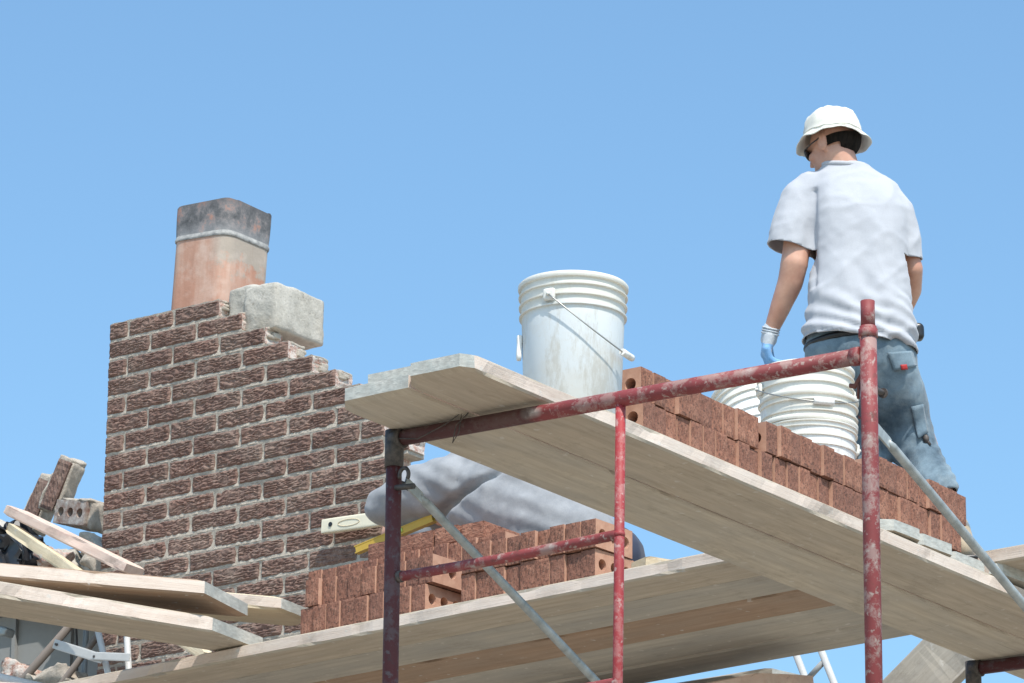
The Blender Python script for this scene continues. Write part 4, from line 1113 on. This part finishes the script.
debris('mortar_lump', 'pale broken lump at the lower left corner under the brown poles', (-3.98, 3.14, 5.545), (.20, .12, .08), (0, R(-10), R(10)), M['mortar'], 81, .02)
debris('mortar_lump', 'brownish broken lump between the brown poles at the lower left', (-4.16, 3.16, 5.60), (.14, .12, .09), (0, R(30), R(10)), M['torn'], 83, .02)
for i_, (x_, z0_, z1_) in enumerate(((-4.02, 5.50, 5.86), (-3.80, 5.45, 5.84), (-3.72, 5.40, 5.80))):
    b = bmesh.new(); tube(b, [(0, 0, 0), (.01*(i_-1), .01, (z1_-z0_)*.5), (.02*(i_-1), 0, z1_-z0_)], .004, 6)
    tag(fin('cable', b, M['iron'], loc=(x_, 3.30, z0_)), ('thin dark cable hanging left of the brown poles against the grey siding', 'thin dark cable hanging behind the right brown pole', 'thin dark cable hanging nearest the white leaning rod')[i_], 'cable')
b = bmesh.new(); rock_block(b, -.05, .05, -.04, .04, -.035, .035, 5, .006, 8, rnd_=.02)
tag(fin('black_canister', b, M['black'], loc=(-4.20, 3.2, 5.88), smooth=True), 'small black canister wedged under the lumber at the left edge', 'canister')
b = bmesh.new(); rock_block(b, -.07, .07, -.03, .03, -.018, .018, 6, .003, 8, rnd_=.01)
tag(fin('metal_bracket', b, M['galv'], loc=(-4.30, 3.15, 5.80), rot=(0, R(20), 0), smooth=True), 'small grey metal bracket against the siding at the left edge', 'bracket')
# black crumpled rubber and bent gutter pieces
for i, (p, d_, rt_, lb) in enumerate((((-4.42, 3.1, 6.10), (.42, .25, .22), (0, R(20), 0), 'black crumpled rubber sheet at the left edge of the rubble'),
                         ((-4.16, 3.06, 6.03), (.22, .2, .20), (0, R(40), 0), 'black crumpled rubber sheet under the pink board'))):
    bm = bmesh.new(); rock_block(bm, -d_[0]/2, d_[0]/2, -d_[1]/2, d_[1]/2, -d_[2]/2, d_[2]/2, 60+i, .05, 18, rnd_=.05)
    for v in bm.verts: v.co += v.co.normalized()*(.02*abs(N3(v.co, 22, 3)))
    tag(fin('rubber_sheet', bm, M['blackfilm'], loc=p, rot=rt_, smooth=True, ang=30), lb, 'rubber sheet')
def gutter(label, p, rot, L, r, mat):
    bm = bmesh.new(); rings = []
    for i in range(13):
        x = L*i/12; row = []
        for th in range(0, 190, 15):
            rr_ = r*(1+.10*N3((x*8, th*.03, 2))); row.append(bm.verts.new((x, rr_*math.cos(R(th)), -rr_*math.sin(R(th)) + .01*N3((x*6, 0, 4)))))
        rings.append(row)
    for a, b in zip(rings, rings[1:]):
        for k in range(len(a)-1): bm.faces.new((a[k], b[k], b[k+1], a[k+1])).smooth = True
    o = fin('gutter_piece', bm, mat, loc=p, rot=rot, smooth=True); md = o.modifiers.new('t', 'SOLIDIFY'); md.thickness = .003
    return tag(o, label, 'gutter')
gutter('bent half round gutter piece with dark hollow at the left edge', (-4.62, 2.98, 6.13), (R(150), R(12), R(25)), .42, .06, M['roofing'])
gutter('short bent gutter piece with dark hollow below the tall masonry chunk', (-4.14, 2.92, 6.10), (R(120), R(25), R(50)), .16, .04, M['black'])
# slanted lumber over the rubble
stick('lumber_board', 'pink stained board sloping down to the right in front of the chimney corner', 'board', (-3.90, 2.78, 6.113), (-3.305, 2.78, 5.800), .10, .040, M['woodpink'], R(0))
stick('lumber_board', 'slender tan stick sloping down to the right below the pink board', 'board', (-3.885, 2.75, 6.041), (-3.50, 2.72, 5.789), .04, .040, M['woodnew'], R(0))
for i, (a, b_) in enumerate((((-3.98, 3.15, 6.02), (-3.90, 3.12, 5.86)), ((-3.86, 3.15, 5.99), (-3.80, 3.12, 5.84)), ((-3.93, 3.20, 5.93), (-3.76, 3.16, 5.90)))):
    stick('lath', ('short grey lath standing in the rubble under the pink board', 'second grey lath right of the short one under the pink board', 'dark lath lying flat between the two upright laths')[i], 'lath', a, b_, .035, .012, M['woodgrey'] if i < 2 else M['brownpole'], R(80))
stick('lumber_board', 'short tan board lying behind the right end of the lower bricks, under the walkway', 'board', (-.50, 1.88, 5.186), (-.27, 2.40, 5.186), .09, .052, M['woodnew'])
# poles, rods and strap below the lumber
def rod(name, label, cat, a, b_, r, mat):
    bm = bmesh.new(); A, B = Vector(a), Vector(b_); tube(bm, [(0, 0, 0), (B-A)*.5, B-A], r, 12)
    return tag(fin(name, bm, mat, loc=A), label, cat)
def ext(a, b_, k): 
    A, B = Vector(a), Vector(b_); return tuple(B+(B-A)*k)
rod('pole', 'left of two brown poles slanting under the lumber at the lower left', 'pole', (-3.80, 3.1, 5.815), ext((-3.864, 3.1, 5.765), (-4.125, 3.1, 5.561), 2.5), .016, M['brownpole'])
rod('pole', 'right of two brown poles slanting under the lumber, reaching the white strap', 'pole', (-3.60, 3.1, 5.827), ext((-3.622, 3.1, 5.807), (-3.916, 3.1, 5.532), 2.5), .013, M['brownpole'])
rod('pipe', 'pale upright pipe between the two brown poles', 'pipe', (-3.895, 3.2, 5.80), (-3.91, 3.2, 4.2), .011, M['galv'])
rod('rod', 'white leaning rod at the left edge of the brick wall', 'rod', (-3.59, 2.88, 5.74), ext((-3.571, 2.88, 5.669), (-3.51, 2.88, 5.489), 4), .012, M['whitebar'])
rod('rod', 'white upright rod in front of the brick wall', 'rod', (-3.43, 2.88, 5.72), ext((-3.422, 2.88, 5.636), (-3.406, 2.88, 5.497), 5), .012, M['whitebar'])
st = thing('metal_strap', 'white perforated metal strap joined across the rods', 'strap', (-3.712, 2.84, 5.595), (0, R(21), R(0)))
bm = bmesh.new(); rock_block(bm, -.02, .235, -.003, .003, -.018, .018, 2, .0006, 6, rnd_=.003); fin('strap_arm', bm, M['whitebar'], st)
bm = bmesh.new(); rock_block(bm, .18, .37, -.010, -.004, -.016, .014, 2, .0006, 6, rnd_=.003, mat=Matrix.Translation((.18, 0, 0)) @ Matrix.Rotation(R(-11), 4, 'Y') @ Matrix.Translation((-.18, 0, 0))); fin('strap_arm', bm, M['whitebar'], st)
for x in (0, .2):
    bm = bmesh.new(); tube(bm, [(x, -.012, 0), (x, .004, 0)], .005, 10); fin('bolt', bm, M['iron'], st)
stick('lumber_board', 'small tan stick end between the lowest lumber board and the wall', 'board', (-3.20, 2.64, 5.62), (-2.80, 2.60, 5.375), .05, .035, M['woodnew'], 0)
rod('rolled_tarp', 'rolled pale green tarp at the lower left corner', 'tarp', (-4.36, 3.0, 5.66), (-4.02, 3.05, 5.42), .05, M['green'])
rod('pipe', 'white pipe lying beside the rolled tarp at the lower left corner', 'pipe', (-4.35, 2.92, 5.62), (-3.86, 2.95, 5.47), .022, M['whitebar'])
stick('lumber_board', 'short pink block of wood at the bottom left corner', 'board', (-4.2, 2.85, 5.50), (-3.85, 2.85, 5.44), .08, .05, M['woodpink'], 0)

# ================================================================== camera, light, world
cam = bpy.data.cameras.new('camera'); co = bpy.data.objects.new('camera', cam); C.objects.link(co)
cam.sensor_width = 36; cam.lens = 4500/1024*36; cam.clip_end = 3000; cam.clip_start = .1
co.location = (6.97, -9.067, 1.6)
a, p, r = R(36), R(18), R(.5)
fh = Vector((-math.sin(a), math.cos(a), 0)); rt = Vector((math.cos(a), math.sin(a), 0)); up = Vector((0, 0, 1))
fw = fh*math.cos(p) + up*math.sin(p); u = -fh*math.sin(p) + up*math.cos(p)
rt2 = rt*math.cos(r) + u*math.sin(r); u2 = -rt*math.sin(r) + u*math.cos(r)
co.rotation_euler = Matrix((rt2, u2, -fw)).transposed().to_euler()
SC.camera = co

EL = R(57); sv = Vector((.80, -.60, 0)).normalized()*math.cos(EL) + Vector((0, 0, math.sin(EL)))
sun = bpy.data.lights.new('sun', 'SUN'); sun.energy = 4.8; sun.angle = R(.53); sun.color = (1, .93, .84)
so = bpy.data.objects.new('sun', sun); C.objects.link(so); so.rotation_euler = sv.to_track_quat('Z', 'Y').to_euler(); so.location = (5, -5, 20)
w = bpy.data.worlds.new('World'); SC.world = w; w.use_nodes = True; nt = w.node_tree
bg = nt.nodes['Background']; sky = nt.nodes.new('ShaderNodeTexSky'); sky.sky_type = 'NISHITA'; sky.sun_disc = False
sky.sun_elevation = EL; sky.sun_rotation = math.atan2(sv.x, sv.y); sky.altitude = 0; sky.air_density = 1.0; sky.dust_density = 1.6; sky.ozone_density = 1.2
gm = nt.nodes.new('ShaderNodeMix'); gm.data_type = 'RGBA'; gm.blend_type = 'MULTIPLY'; gm.inputs[0].default_value = 1; gm.inputs[7].default_value = (1.10, 1.405, 1.47, 1)
nt.links.new(sky.outputs[0], gm.inputs[6]); nt.links.new(gm.outputs[2], bg.inputs[0]); bg.inputs[1].default_value = .15
SC.view_settings.view_transform = 'Standard'; SC.view_settings.look = 'None'; SC.view_settings.exposure = 0
SC.cycles.max_bounces = 6
